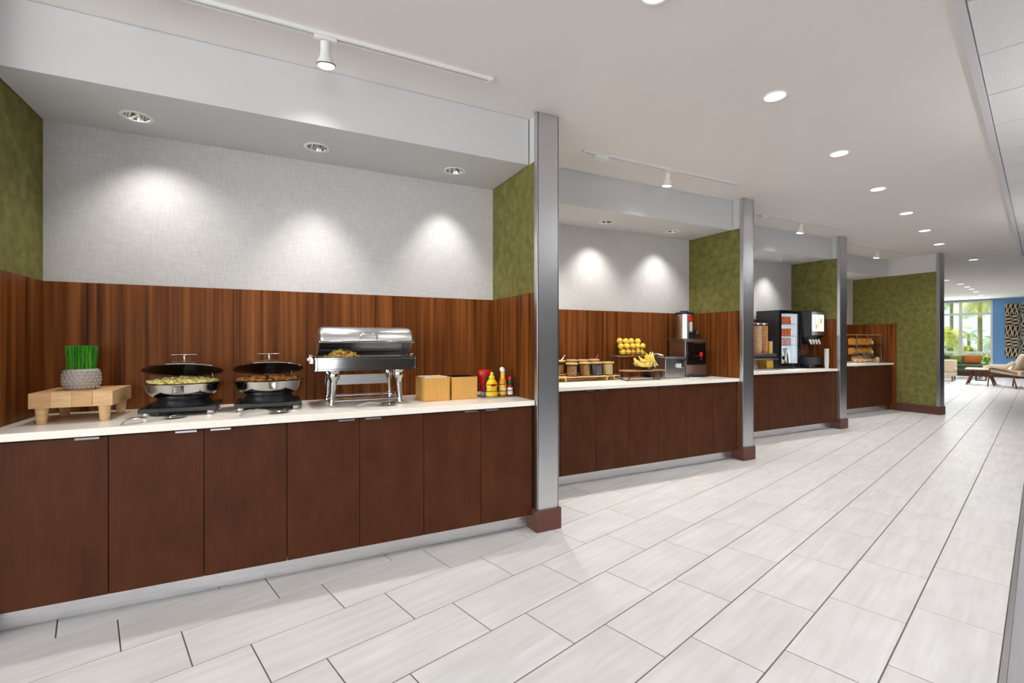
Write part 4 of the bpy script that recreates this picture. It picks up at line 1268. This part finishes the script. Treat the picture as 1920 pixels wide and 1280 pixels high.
# stainless box with a black bail handle
r = thing('steel_dispenser', 'square stainless steel dispenser box with a black handle on its front', 'dispenser', (4.00, 4.02, C))
build('body', MB().box(-0.165, 0.130, -0.125, 0.085, 0.004, 0.225), 'satin', r, bevel=0.004)
build('lid', MB().box(-0.168, 0.133, -0.128, 0.088, 0.2255, 0.233), 'satin', r, bevel=0.002)
build('handle', MB().tube([(0.0, -0.126, 0.205), (0.005, -0.165, 0.205), (0.11, -0.165, 0.205), (0.115, -0.126, 0.205)], 0.011, 10), 'black', r)
build('chute', MB().prism([(-0.126, 0.19), (-0.155, 0.18), (-0.165, 0.12), (-0.126, 0.11)], 'x', 0.030, 0.085), 'chrome', r)
build('spout_guard', MB().prism([(-0.126, 0.21), (-0.150, 0.205), (-0.158, 0.165), (-0.126, 0.16)], 'x', 0.020, 0.095), 'black', r)
for x in (-0.14, 0.12):
    build('foot', MB().box(x - 0.012, x + 0.012, -0.11, 0.06, 0.0, 0.0038), 'black', r)

# coffee brewer with urn
r = thing('hot_drink_machine', 'black and steel hot drink machine with a red tap in the bay corner', 'beverage machine', (4.375, 4.075, C))
build('lower_body', MB().box(-0.165, 0.165, -0.12, 0.14, 0.004, 0.135), 'satin', r, bevel=0.003)
build('upper_body', MB().box(-0.165, 0.165, -0.105, 0.14, 0.1355, 0.425), 'satin', r, bevel=0.003)
build('front_panel', MB().box(-0.145, 0.150, -0.118, -0.1055, 0.140, 0.400), 'blackgloss', r, bevel=0.003)
build('top_tray', MB().box(-0.185, 0.180, -0.135, 0.15, 0.4255, 0.437), 'satin', r, bevel=0.003)
build('display', MB().box(-0.05, 0.10, -0.121, -0.1182, 0.385, 0.398), 'charcoal', r)
build('tap', MB().tube([(-0.02, -0.118, 0.235), (-0.02, -0.20, 0.235), (-0.02, -0.205, 0.195)], 0.011, 10), 'black', r)
build('tap_lever', MB().box(-0.032, -0.008, -0.215, -0.185, 0.236, 0.285), 'redlabel', r, bevel=0.004, label='red tap lever')
build('drip_tray', MB().box(-0.12, 0.10, -0.21, -0.121, 0.004, 0.024), 'black', r, bevel=0.003)
r = thing('drink_urn', 'tall steel urn with black lid and red label on the drink machine', 'urn', (4.315, 4.085, C + 0.4375))
build('body', MB().lathe([(0.092, 0), (0.098, 0.006), (0.098, 0.285), (0.090, 0.292), (0.0, 0.293)], n=36), 'satin', r)
build('lid', MB().lathe([(0.104, 0.285), (0.106, 0.300), (0.090, 0.312), (0.045, 0.318), (0.045, 0.328), (0.0, 0.330)], n=32), 'black', r)
a0 = math.radians(-115)
lm = MB()
for q in range(8):
    a, b_ = a0 + q * 0.11, a0 + (q + 1) * 0.11
    lm.add([(0.0988 * math.cos(a), 0.0988 * math.sin(a), 0.200), (0.0988 * math.cos(b_), 0.0988 * math.sin(b_), 0.200), (0.0988 * math.cos(b_), 0.0988 * math.sin(b_), 0.262), (0.0988 * math.cos(a), 0.0988 * math.sin(a), 0.262)], [(0, 1, 2, 3)])
build('label_plate', lm, 'redlabel', r, solid=0.001, label='bright red label')
build('sight_gauge', MB().box(-0.018, 0.018, -0.107, -0.096, 0.085, 0.195), 'label_white', r, bevel=0.003)
build('faucet', MB().tube([(0.02, -0.095, 0.05), (0.02, -0.135, 0.05), (0.02, -0.138, 0.02)], 0.011, 8).box(0.012, 0.03, -0.15, -0.12, 0.058, 0.105), 'black', r)
build('faucet_guard', MB().box(-0.03, 0.0, -0.135, -0.096, 0.004, 0.075), 'black', r, bevel=0.004)
r = thing('creamer_cup', 'little black cup beside the urn on the drink machine', 'cup', (4.475, 4.045, C + 0.4375))
build('cup', MB().lathe([(0.022, 0), (0.026, 0.005), (0.028, 0.06), (0.025, 0.06), (0.022, 0.008), (0, 0.008)], n=20), 'black', r)
build('stirrers', MB().tube([(0, 0, 0.01), (0.008, 0, 0.095)], 0.002, 5).tube([(0, 0, 0.01), (-0.01, 0.006, 0.09)], 0.002, 5), 'label_white', r)
r = thing('paper_mat', 'white folded paper with black tongs before the drink machine', 'paper', (4.17, 3.87, C))
build('sheet', MB().prism([(-0.12, -0.06), (0.10, -0.075), (0.13, 0.05), (-0.08, 0.07)], 'z', 0.0, 0.003), 'label_white', r)
build('clip', MB().tube([(-0.04, -0.01, 0.014), (0.03, 0.01, 0.022), (0.07, 0.03, 0.014)], 0.009, 6).tube([(-0.05, 0.0, 0.012), (-0.02, -0.03, 0.03)], 0.006, 6), 'black', r)

# ------------------------------------------------------------------ bay 3: cereal dispenser
r = thing('cereal_dispenser', 'double cereal dispenser with clear tubes beside the black cooler', 'dispenser', (6.20, 4.47, C))
for k, (x, mt) in enumerate(((-0.055, 'cereal2'), (0.075, 'cereal'))):
    t_ = build('hopper', MB().lathe([(0.056, 0.235), (0.062, 0.245), (0.062, 0.64), (0.060, 0.645)], x, 0, 24, cap=False), 'jar', r)
    build('contents', MB().lathe([(0.054, 0.236), (0.059, 0.247), (0.059, 0.63), (0.0, 0.635)], x, 0, 20), mt, t_)
    build('lid', MB().lathe([(0.066, 0.645), (0.066, 0.662), (0.05, 0.67), (0.0, 0.672)], x, 0, 24), 'satin', t_)
build('shelf', MB().box(-0.16, 0.26, -0.10, 0.10, 0.150, 0.165).box(-0.16, 0.24, -0.09, 0.09, 0.195, 0.232), 'satin', r, bevel=0.002)
build('side_panel', MB().box(0.135, 0.185, -0.05, 0.05, 0.235, 0.40), 'corn', r)
build('panel_frame', MB().box(0.186, 0.196, -0.055, 0.055, 0.233, 0.41), 'label_white', r)
build('column', MB().box(-0.14, -0.11, -0.05, 0.05, 0.02, 0.150).box(0.20, 0.225, -0.05, 0.05, 0.02, 0.150), 'satin', r)
build('lower_bin', MB().box(0.04, 0.19, -0.08, 0.06, 0.022, 0.148), 'jar', r)
build('bin_contents', MB().box(0.046, 0.184, -0.074, 0.054, 0.024, 0.140), 'corn', r)
build('base', MB().box(-0.18, 0.28, -0.12, 0.12, 0.0, 0.020), 'satin', r, bevel=0.002)

# countertop cooler
FX0, FX1, FY0, FY1 = 6.69, 7.19, 4.505, 4.885
r = thing('countertop_cooler', 'tall black countertop cooler with a lit glass door', 'refrigerator', ((FX0 + FX1) / 2, FY0, C))
hw, dp, hh = 0.25, FY1 - FY0, 0.875
t = 0.035
build('cabinet', MB().box(-hw, -hw + t, 0.02, dp, 0.012, hh).box(hw - t, hw, 0.02, dp, 0.012, hh).box(-hw + t, hw - t, 0.02, dp, hh - t, hh)
      .box(-hw + t, hw - t, 0.02, dp, 0.012, 0.075).box(-hw + t, hw - t, dp - 0.02, dp, 0.075, hh - t), 'black', r, bevel=0.003)
build('lining', MB().box(-hw + t, hw - t, dp - 0.026, dp - 0.0205, 0.0755, hh - t - .0005).box(-hw + t + .0005, -hw + t + 0.004, 0.03, dp - 0.027, 0.0755, hh - t - .0005)
      .box(hw - t - 0.004, hw - t - .0005, 0.03, dp - 0.027, 0.0755, hh - t - .0005), 'fridge_in', r, label='bright lit interior')
d = build('door', MB().box(-hw, -hw + 0.045, 0, 0.0195, 0.012, hh).box(hw - 0.045, hw, 0, 0.0195, 0.012, hh).box(-hw + 0.045, hw - 0.045, 0, 0.0195, hh - 0.05, hh).box(-hw + 0.045, hw - 0.045, 0, 0.0195, 0.012, 0.075), 'blackgloss', r, bevel=0.002)
build('pane', MB().box(-hw + 0.045, hw - 0.045, 0.007, 0.012, 0.075, hh - 0.05), 'jar', d)
build('handle', MB().box(hw - 0.020, hw - 0.008, -0.022, -0.0005, 0.30, 0.60), 'black', d, bevel=0.003)
cl = area('cooler_lamp', (0.208, 0.036, 0.45), (-0.10, 0.075, 0.45), 0.012, 0.72, 2.6, (0.92, 0.97, 1.0))
cl.rotation_euler = Vector((-0.31, 0.04, 0)).to_track_quat('-Z', 'Y').to_euler()
cl.parent = r
for z in (0.345, 0.485, 0.665):
    build('shelf', MB().box(-hw + t + 0.005, hw - t - 0.005, 0.03, dp - 0.03, z, z + 0.006), 'satin', r)
for sx in (-1, 1):
    for y in (0.04, dp - 0.05):
        build('foot', MB().lathe([(0.014, 0), (0.014, 0.0118)], sx * 0.21, y, 12), 'black', r)
cupme = MB().lathe([(0.020, 0), (0.024, 0.050), (0.0255, 0.052), (0.0255, 0.055), (0.0, 0.055)], n=14).mesh('yogurt_cup')
cupme2 = cupme.copy()
for tier, (z, m_, lab) in enumerate(((0.3515, 'cup_pink', 'pink yogurt cup on the lowest shelf of the cooler'), (0.407, 'cup_pink', 'pink yogurt cup stacked on the lowest cooler shelf'),
                                    (0.4915, 'cup_orange', 'orange yogurt cup on the middle cooler shelf'), (0.547, 'cup_orange', 'orange yogurt cup stacked on the middle cooler shelf'),
                                    (0.6715, 'cup_orange', 'orange yogurt cup on the top cooler shelf'), (0.727, 'cup_orange', 'orange yogurt cup stacked on the top cooler shelf'))):
    for cidx in range(5):
        o = build('yogurt_cup', cupme if m_ == 'cup_orange' else cupme2, m_, loc=((FX0 + FX1) / 2 - 0.165 + 0.056 * cidx, FY0 + 0.050, C + z))
        tag(o, lab + ', %s from the left' % ['first', 'second', 'third', 'fourth', 'fifth'][cidx], 'yogurt cup', 'yogurt cups in the cooler')
r = thing('milk_jug', 'white jug at the bottom left inside the cooler', 'jug', ((FX0 + FX1) / 2 - 0.115, FY0 + 0.085, C + 0.0758))
build('body', MB().lathe([(0.05, 0), (0.055, 0.01), (0.055, 0.13), (0.035, 0.19), (0.022, 0.205), (0.022, 0.225), (0, 0.226)], n=20), 'label_white', r)
build('label_band', MB().box(-0.025, 0.025, -0.058, -0.0545, 0.06, 0.11), 'black', r)
r = thing('steel_flask', 'slim steel flask beside the white jug inside the cooler', 'flask', ((FX0 + FX1) / 2 + 0.015, FY0 + 0.085, C + 0.0758))
build('body', MB().lathe([(0.05, 0), (0.053, 0.01), (0.048, 0.16), (0.034, 0.185), (0.034, 0.20)], n=24), 'satin', r)
build('cap', MB().lathe([(0.036, 0.2005), (0.036, 0.225), (0.0, 0.228)], n=20), 'ceramic', r)

# juice dispenser
r = thing('juice_dispenser', 'juice dispenser with a lit front panel and white nozzles beside the cooler', 'beverage machine', (7.375, 4.37, C))
build('base', MB().box(-0.16, 0.17, 0.02, 0.36, 0.012, 0.055), 'blackgloss', r, bevel=0.004)
build('back_column', MB().box(-0.155, 0.165, 0.20, 0.36, 0.0555, 0.45), 'charcoal', r, bevel=0.003)
build('head', MB().prism([(0.0, 0.50), (0.06, 0.435), (0.36, 0.435), (0.36, 0.875), (0.015, 0.875), (0.0, 0.86)], 'x', -0.16, 0.17), 'black', r)
build('side_cheek', MB().prism([(-0.004, 0.50), (0.06, 0.47), (0.16, 0.47), (0.16, 0.862), (-0.004, 0.862)], 'x', -0.166, -0.1605), 'charcoal', r)
build('front_bezel', MB().box(-0.150, 0.162, -0.012, -0.0005, 0.50, 0.858), 'satin', r, bevel=0.003)
pn = build('lit_panel', MB().box(-0.135, 0.150, -0.016, -0.0125, 0.560, 0.815), 'screen', r, label='glowing menu panel')
build('print_mark', MB().box(-0.055, -0.015, -0.0175, -0.0162, 0.60, 0.67).box(0.055, 0.090, -0.0175, -0.0162, 0.68, 0.75), 'yellow_print', pn)
build('panel_divider', MB().box(-0.078, -0.070, -0.0175, -0.0162, 0.565, 0.81).box(0.012, 0.018, -0.0175, -0.0162, 0.565, 0.81), 'satin', pn)
for k in range(4):
    x = -0.105 + 0.072 * k
    build('nozzle', MB().tube([(x, 0.05, 0.435), (x, 0.03, 0.395), (x, 0.02, 0.365)], 0.014, 10, taper=[1.2, 1.0, 0.7]), 'white', r)
build('drip_tray', MB().box(-0.15, 0.13, 0.0, 0.19, 0.0555, 0.165), 'charcoal', r, bevel=0.006)
build('splash_plate', MB().box(-0.10, 0.09, 0.190, 0.1995, 0.20, 0.36), 'walnut_leg', r)
for sx in (-0.14, 0.15):
    build('foot', MB().lathe([(0.014, 0), (0.014, 0.0118)], sx, 0.06, 12).lathe([(0.014, 0), (0.014, 0.0118)], sx, 0.32, 12), 'black', r)
r = thing('cup_stack', 'tall stack of white paper cups right of the juice dispenser', 'cups', (7.500, 4.30, C))
for k in range(9):
    z = 0.026 * k
    build('paper_cup', MB().lathe([(0.024, z), (0.0325, z + 0.085), (0.0345, z + 0.087), (0.0325, z + 0.089), (0.030, z + 0.080)], n=16), 'label_white', r)

# ------------------------------------------------------------------ bay 4: bread rack and pastry tray
r = thing('bread_rack', 'two shelf clear rack of sliced loaves in the far bay', 'bread case', (10.07, 5.10, C))
for x in (-0.41, 0.42):
    build('side_panel', MB().box(x - 0.004, x + 0.004, -0.10, 0.14, 0.0, 0.53), 'jar', r)
for z in (0.155, 0.335):
    build('shelf', MB().box(-0.405, 0.415, -0.10, 0.14, z, z + 0.008), 'black', r)
build('top', MB().box(-0.42, 0.43, -0.11, 0.15, 0.5305, 0.536), 'bamboo_pale', r)
for sx in (-0.41, 0.42):
    for y in (-0.10, 0.135):
        build('post', MB().box(sx - 0.006, sx + 0.006, y - 0.006, y + 0.006, 0.0, 0.53), 'satin', r)
def loaf(x, z, ln, label):
    r = thing('bread_loaf', label, 'bread', (x, 5.115, z), group='loaves in the bread rack')
    sec = [(-0.055, 0.0), (0.055, 0.0), (0.055, 0.075), (0.062, 0.095), (0.05, 0.118), (0.02, 0.128), (-0.02, 0.128), (-0.05, 0.118), (-0.062, 0.095), (-0.055, 0.075)]
    n = 9
    for k in range(n):
        a = ln * k / n; b_ = ln * (k + 1) / n - 0.004
        build('slice', MB().prism(sec, 'x', a, b_), 'bread', r)
    build('end_slice', MB().prism([(u * .94, v * .95 + 0.002) for u, v in sec], 'x', ln, ln + 0.006), 'crumb', r)
loaf(9.70, C + 0.3435, 0.58, 'sliced golden loaf on the upper shelf of the bread rack')
loaf(9.70, C + 0.1635, 0.58, 'sliced golden loaf on the lower shelf of the bread rack')
for k, (z, lab) in enumerate(((0.3435, 'upper'), (0.1635, 'lower'))):
    r = thing('bread_bag', 'crumpled clear bag end beside the %s loaf' % lab, 'bag', (10.32, 5.115, C + z))
    build('bag', MB().lathe([(0.0, 0.0), (0.05, 0.002), (0.062, 0.03), (0.05, 0.07), (0.02, 0.10), (0.012, 0.11), (0.03, 0.135)], n=11, cap=False), 'label_white', r, smooth=False)
    build('tie', MB().lathe([(0.016, 0.104), (0.016, 0.112)], n=10), 'butter', r)
r = thing('pastry_tray', 'white tray under a clear cover in front of the bread rack', 'tray', (9.82, 4.985 , C))
build('tray', MB().prism(rrect(-0.42, 0.36, -0.085, 0.00, 0.03), 'z', 0.0, 0.014), 'label_white', r)
cv = MB()
shell(cv, [(rrect(-0.41, 0.35, -0.080, -0.005, .03), 0.015), (rrect(-0.40, 0.30, -0.078, -0.008, .03), 0.14), (rrect(-0.36, 0.10, -0.07, -0.015, .025), 0.20), (rrect(-0.20, 0.02, -0.05, -0.035, .005), 0.205)])
build('cover', cv, 'jar', r)
pm = MB().ball((0, 0, 0), 0.045, 0.032, 0.034, 14, 8).mesh('pastry')
for k in range(6):
    o = build('pastry', pm, 'pastry', loc=(9.50 + 0.115 * k, 4.942, C + 0.0485), rot=(0, 0, 0.5 + 0.7 * k))
    tag(o, 'golden pastry under the clear cover, %s from the left' % ['first', 'second', 'third', 'fourth', 'fifth', 'sixth'][k], 'pastry', 'pastries under the cover')
r = thing('bread_dial', 'round cream timer in front of the bread rack', 'timer', (10.26, 4.96, C))
build('case', MB().lathe([(0.0, -0.02), (0.050, -0.02), (0.056, 0.0), (0.050, 0.02), (0.0, 0.02)], n=24), 'crumb', r, loc=(0, 0, 0.0565), rot=(PI / 2, 0, 0))
build('knob', MB().lathe([(0.0, 0.0), (0.016, 0.0), (0.014, 0.014), (0.0, 0.014)], n=16), 'pastry', r, loc=(0, -0.020, 0.0565), rot=(PI / 2, 0, 0))

# ------------------------------------------------------------------ lobby furniture (corridor frame)
def lob(name, label, cat, s, t, rz=0.0, z=0.0, group=None):
    return thing(name, label, cat, st(s, t, z), A + rz, group)
# local x = along the corridor (away), local y = to the left
r = lob('sofa', 'green upholstered sofa under the lobby window', 'sofa', 23.7, 1.98)
build('seat', MB().box(-0.45, 0.40, -0.56, 0.80, 0.26, 0.40), 'green_fabric', r, bevel=0.04)
build('seat_cushion', MB().box(-0.47, 0.22, -0.55, 0.80, 0.402, 0.50), 'green_fabric', r, bevel=0.04)
build('backrest', MB().box(0.22, 0.42, -0.40, 0.80, 0.402, 0.80), 'green_fabric', r, bevel=0.05)
for x in (-0.40, 0.35):
    for y in (-0.50, 0.74):
        build('leg', MB().tube([(x, y, 0.0), (x, y, 0.26)], 0.022, 10, taper=[0.6, 1.0]), 'walnut_leg', r)
def cushion(name, label, s, t, wd, h, mat, z, tilt):
    m = MB()
    n = 8
    vs_, fs = [], []
    for sgn in (-1, 1):
        for i in range(n + 1):
            for j in range(n + 1):
                u, v = -1 + 2 * i / n, -1 + 2 * j / n
                th = 0.075 * (max(0, (1 - u ** 4) * (1 - v ** 4))) ** 0.5
                vs_.append((sgn * th, u * wd / 2, h / 2 + v * h / 2))
        o_ = (0 if sgn < 0 else (n + 1) ** 2)
        for i in range(n):
            for j in range(n):
                q = (o_ + i * (n + 1) + j, o_ + (i + 1) * (n + 1) + j, o_ + (i + 1) * (n + 1) + j + 1, o_ + i * (n + 1) + j + 1)
                fs.append(q)
    m.add(vs_, fs)
    r = lob(name, label, 'cushion', s, t, 0, z)
    build('cover', m, mat, r, rot=(0, math.radians(tilt), 0))
cushion('throw_cushion', 'rust orange lumbar cushion on the green sofa', 23.66, 1.68, 0.46, 0.33, 'rust', 0.502, 16)
cushion('throw_cushion', 'olive green cushion at the left of the sofa', 23.62, 2.12, 0.34, 0.31, 'olive', 0.502, 18)

r = lob('lounge_chair', 'boxy cream armchair left of the coffee table, cut off by the partition', 'armchair', 21.5, 2.28, -PI / 2)
def armchair(r):
    build('base', MB().box(-0.36, 0.36, -0.36, 0.36, 0.16, 0.30), 'cream_fabric', r, bevel=0.03)
    build('seat_cushion', MB().box(-0.24, 0.37, -0.255, 0.255, 0.302, 0.44), 'cream_fabric', r, bevel=0.04)
    build('backrest', MB().box(-0.40, -0.245, -0.36, 0.36, 0.302, 0.76), 'cream_fabric', r, bevel=0.04)
    for sy in (-1, 1):
        build('arm', MB().box(-0.24, 0.36, sy * 0.31 - 0.05, sy * 0.31 + 0.05, 0.302, 0.70), 'cream_fabric', r, bevel=0.03)
    for x in (-0.30, 0.30):
        for y in (-0.30, 0.30):
            build('leg', MB().tube([(x, y, 0), (x, y, 0.16)], 0.022, 10, taper=[0.6, 1.0]), 'walnut_leg', r)
armchair(r)

r = lob('coffee_table', 'low coffee table with splayed wooden legs in the lobby', 'coffee table', 20.3, 1.25)
build('table_top', MB().prism(rrect(-0.42, 0.42, -0.33, 0.33, 0.08), 'z', 0.46, 0.495), 'table_top', r)
build('apron', MB().box(-0.30, 0.30, -0.24, 0.24, 0.42, 0.4595), 'walnut_leg', r)
for sx in (-1, 1):
    for sy in (-1, 1):
        build('leg', MB().tube([(sx * 0.38, sy * 0.30, 0.0), (sx * 0.22, sy * 0.16, 0.42)], 0.028, 10, taper=[0.7, 1.1]), 'walnut_leg', r)
build('lower_box', MB().box(-0.20, 0.20, -0.12, 0.12, 0.12, 0.15).box(-0.20, 0.20, -0.12, -0.10, 0.15, 0.42).box(-0.20, 0.20, 0.10, 0.12, 0.15, 0.42), 'walnut_leg', r)
r = lob('table_plant', 'small green plant in a white pot on the coffee table', 'potted plant', 20.15, 1.12, z=0.4955)
build('pot', MB().lathe([(0.06, 0), (0.075, 0.01), (0.085, 0.10), (0.075, 0.10), (0.0, 0.085)], n=20), 'white', r)
pmb = MB()
rp_ = random.Random(9)
for k in range(160):
    a = rp_.uniform(0, 2 * PI); el = rp_.uniform(0.4, 1.5)
    d = Vector((math.cos(a) * math.cos(el), math.sin(a) * math.cos(el), math.sin(el)))
    L_ = rp_.uniform(0.06, 0.13)
    sd_ = d.cross(Vector((0, 0, 1))).normalized() * 0.014
    c = Vector((0, 0, 0.08))
    pmb.add([c, c + d * L_ * .6 + sd_, c + d * L_, c + d * L_ * .6 - sd_], [(0, 1, 2, 3)])
build('leaves', pmb, 'grass', r, smooth=False, kind='stuff')

r = lob('lounge_chair', 'cream lounge chair with slim wooden frame at the right edge', 'armchair', 19.6, 0.52, PI / 2 - 0.75)
build('seat', MB().prism([(-0.46, 0.34), (0.42, 0.42), (0.47, 0.46), (0.46, 0.54), (0.38, 0.58), (-0.46, 0.50)], 'y', -0.32, 0.32).xform(Matrix.Identity(4)), 'cream_fabric', r, bevel=0.03)
build('backrest', MB().prism([(-0.30, 0.50), (-0.16, 0.52), (-0.42, 0.98), (-0.56, 0.94)], 'y', -0.32, 0.32), 'cream_fabric', r, bevel=0.04)
for sy in (-1, 1):
    y = sy * 0.36
    build('arm', MB().prism([(0.44, 0.56), (0.46, 0.62), (0.36, 0.645), (-0.10, 0.66), (-0.30, 0.76), (-0.34, 0.70), (-0.12, 0.54)], 'y', y - 0.035, y + 0.035), 'cream_fabric', r, bevel=0.02)
    build('frame_rail', MB().tube([(0.42, y, 0.0), (0.38, y, 0.30), (0.36, y, 0.52), (0.30, y, 0.53), (-0.40, y, 0.42)], 0.017, 10), 'walnut_leg', r)
    build('rear_leg', MB().tube([(-0.40, y, 0.0), (-0.30, y, 0.36)], 0.017, 10), 'walnut_leg', r)
build('under_rail', MB().box(0.28, 0.34, -0.36, 0.36, 0.33, 0.365).box(-0.36, -0.30, -0.36, 0.36, 0.29, 0.33), 'walnut_leg', r)

# ------------------------------------------------------------------ stick wall art
rows = [2.69, 2.285, 1.895, 1.475, 1.09]
bott = [2.300, 1.910, 1.490, 1.105, 0.725]
ra = random.Random(5)
RN = ['top', 'second', 'middle', 'fourth', 'bottom']
for cidx, (tc, tw) in enumerate(((0.735, 0.36), (0.315, 0.40))):
    for ridx in range(5):
        zt, zb_ = rows[ridx], bott[ridx]
        zc = (zt + zb_) / 2; h = zt - zb_
        r = lob('stick_wall_art', '%s panel of interlaced pale sticks in the %s column on the blue wall' % (RN[ridx], ['left', 'right'][cidx]), 'wall art', WIN_S - 0.012, tc, 0, zc, 'stick wall art panels')
        m = MB().box(-0.02, 0.010, -tw / 2, tw / 2, -h / 2, -h / 2 + 0.014).box(-0.02, 0.010, -tw / 2, tw / 2, h / 2 - 0.014, h / 2)
        m.box(-0.02, 0.010, -tw / 2, -tw / 2 + 0.014, -h / 2, h / 2).box(-0.02, 0.010, tw / 2 - 0.014, tw / 2, -h / 2, h / 2)
        build('frame', m, 'art_dark', r)
        build('backing', MB().box(0.004, 0.0108, -tw / 2 + .014, tw / 2 - .014, -h / 2 + .014, h / 2 - .014), 'art_dark', r)
        vert = (ridx + cidx) % 2 == 0
        for k in range(9):
            u = -0.88 + 1.76 * k / 8
            pts = []
            for q in range(6):
                v = -1 + 2 * q / 5
                wob = (0.16 if k % 2 else -0.16) * math.sin(v * 2.4 + k) + ra.uniform(-0.03, 0.03)
                if vert: pts.append((-0.032 - 0.01 * (k % 3), max(-1, min(1, u + wob)) * tw / 2, v * h / 2))
                else: pts.append((-0.032 - 0.01 * (k % 3), v * tw / 2, max(-1, min(1, u + wob)) * h / 2))
            build('stick', MB().tube(pts, 0.0135, 6), 'stick', r)

# ------------------------------------------------------------------ outdoors beyond the lobby window
struct('ground', MB().box(25.3, 90, -30, 40, -0.30, -0.12), 'lawn', 'sunlit lawn outside the lobby window', rot=ROT)
def frond_mesh(L_, droop, nleaf, seed):
    rr = random.Random(seed)
    mb = MB()
    pts = []
    for i in range(10):
        u = i / 9
        pts.append(Vector((L_ * u * (1 - 0.25 * u * droop), 0, 0.35 * L_ * u - droop * 0.75 * L_ * u * u)))
    mb.tube(pts, 0.018, 5, taper=[1.0 - 0.085 * i for i in range(10)])
    for k in range(nleaf):
        u = 0.12 + 0.88 * k / nleaf
        i = min(8, int(u * 9)); fr_ = u * 9 - i
        p = pts[i].lerp(pts[i + 1], fr_)
        d = (pts[i + 1] - pts[i]).normalized()
        ln = 0.42 * L_ * math.sin(PI * (0.15 + 0.8 * u)) * rr.uniform(0.85, 1.1)
        for sgn in (-1, 1):
            tip = p + d * ln * 0.55 + Vector((0, sgn * ln * 0.75, -ln * 0.35))
            wv = d * 0.022
            mid = p.lerp(tip, 0.5) + Vector((0, 0, ln * 0.08))
            mb.add([p - wv * .5, p + wv * .5, mid + wv, tip, mid - wv], [(0, 1, 2, 4), (4, 2, 3)])
    return mb.mesh('frond', False)
fm1 = frond_mesh(1.7, 0.9, 26, 1)
fm2 = fm1.copy()
def palm(s, t, h, nf, mesh, mat, label, scale=1.0, lean=0.0):
    r = thing('palm_tree', label, 'palm tree', st(s, t, -0.12), random.uniform(0, 6), 'palm trees outside the window')
    build('trunk', MB().tube([(0, 0, 0), (lean * .3, 0, h * .4), (lean * .7, 0, h * .75), (lean, 0, h)], 0.10, 12, taper=[1.25, 1.0, 0.9, 0.8]), 'bark', r)
    for k in range(nf):
        o = build('frond', mesh, mat, r, loc=(lean, 0, h - 0.05))
        o.rotation_euler = (0, math.radians([-38, -14, 8, 24][k % 4]), 2 * PI * k / nf * 1.0 + 0.35 * (k % 4))
        o.scale = (scale,) * 3
palm(35.0, 2.20, 3.75, 13, fm1, 'frond', 'palm tree with a yellow green crown right of the window mullion', 1.0)
palm(44.0, 4.15, 4.9, 11, fm2, 'frond2', 'palm tree with deep green fronds left of the window mullion', 1.15)
palm(39.0, 1.90, 1.5, 9, fm2, 'frond2', 'short palm behind the right window jamb', 0.6)
palm(33.5, 3.25, 1.9, 11, fm1, 'frond', 'low yellow green palm at the left of the window', 0.7)
palm(50.0, 3.75, 2.0, 9, fm2, 'frond2', 'distant low palm between the other palms', 0.7)
def shrub(s, t, rad, h, label, seed):
    r = thing('garden_shrub', label, 'shrub', st(s, t, -0.12), 0, 'garden shrubs outside the window')
    rr = random.Random(seed)
    mb = MB()
    for k in range(700):
        a = rr.uniform(0, 2 * PI); el = rr.uniform(-0.2, PI / 2); q = rr.uniform(0.6, 1.0)
        c = Vector((rad * q * math.cos(a) * math.cos(el), rad * q * math.sin(a) * math.cos(el), h * 0.42 + h * 0.56 * q * math.sin(el)))
        d = Vector((rr.uniform(-1, 1), rr.uniform(-1, 1), rr.uniform(-0.3, 1))).normalized() * 0.11
        e = d.orthogonal().normalized() * 0.035
        mb.add([c - d, c + e, c + d, c - e], [(0, 1, 2, 3)])
    build('foliage', mb, 'shrub', r, smooth=False, kind='stuff')
    build('stem', MB().tube([(0, 0, 0), (0, 0, h * .5)], 0.03, 6), 'bark', r)
for k, (s, t, rad, h, lab) in enumerate(((30.4, 1.70, 0.30, 0.95, 'rounded shrub below the right pane'), (30.0, 2.40, 0.32, 0.85, 'rounded shrub below the window mullion'),
                                         (29.8, 3.15, 0.36, 1.0, 'rounded shrub below the left pane'), (37.0, 2.9, 0.6, 1.2, 'wide shrub farther back in the garden'), (40.5, 4.1, 0.7, 2.2, 'tall yellow green shrub at the far left of the garden'))):
    shrub(s, t, rad, h, lab, 20 + k)
r = thing('garden_fence', 'low white garden rail outside the window', 'fence', st(28.2, 2.4, -0.12), A)
build('rail', MB().box(-0.02, 0.02, -2.0, 2.0, 0.95, 1.0), 'frame_white', r)
build('rail', MB().box(-0.02, 0.02, -2.0, 2.0, 0.50, 0.55), 'frame_white', r)
for k in range(5):
    build('post', MB().box(-0.025, 0.025, -2.0 + k - 0.025, -2.0 + k + 0.025, 0.0, 1.02), 'frame_white', r)

# ------------------------------------------------------------------ unseen fill pendants, added over the dining side to brighten the tile ceiling
for k, sp_ in enumerate((0.5, 4.5, 8.5)):
    r = thing('added_fill_pendant', 'added fill pendant, out of view over the dining floor, %s of three' % ['nearest', 'middle', 'farthest'][k], 'added fill lamp', st(sp_, -1.5, 2.05), 0, 'added fill pendants over the dining side')
    build('bowl', MB().lathe([(0.0, 0.0), (0.12, 0.015), (0.22, 0.06), (0.28, 0.13), (0.275, 0.13), (0.21, 0.068), (0.0, 0.02)], n=32), 'white', r)
    build('rod', MB().tube([(0, 0, 0.02), (0, 0, CEIL - 2.05)], 0.006, 8), 'satin', r)
    build('canopy', MB().lathe([(0.05, CEIL - 2.05 - 0.02), (0.05, CEIL - 2.05)], n=20), 'satin', r)
    spot('bulb', (0, 0, 0.16), (0, 0, 1), 140, 165, 0.5, (1.0, 0.98, 0.95), 0.08, r)
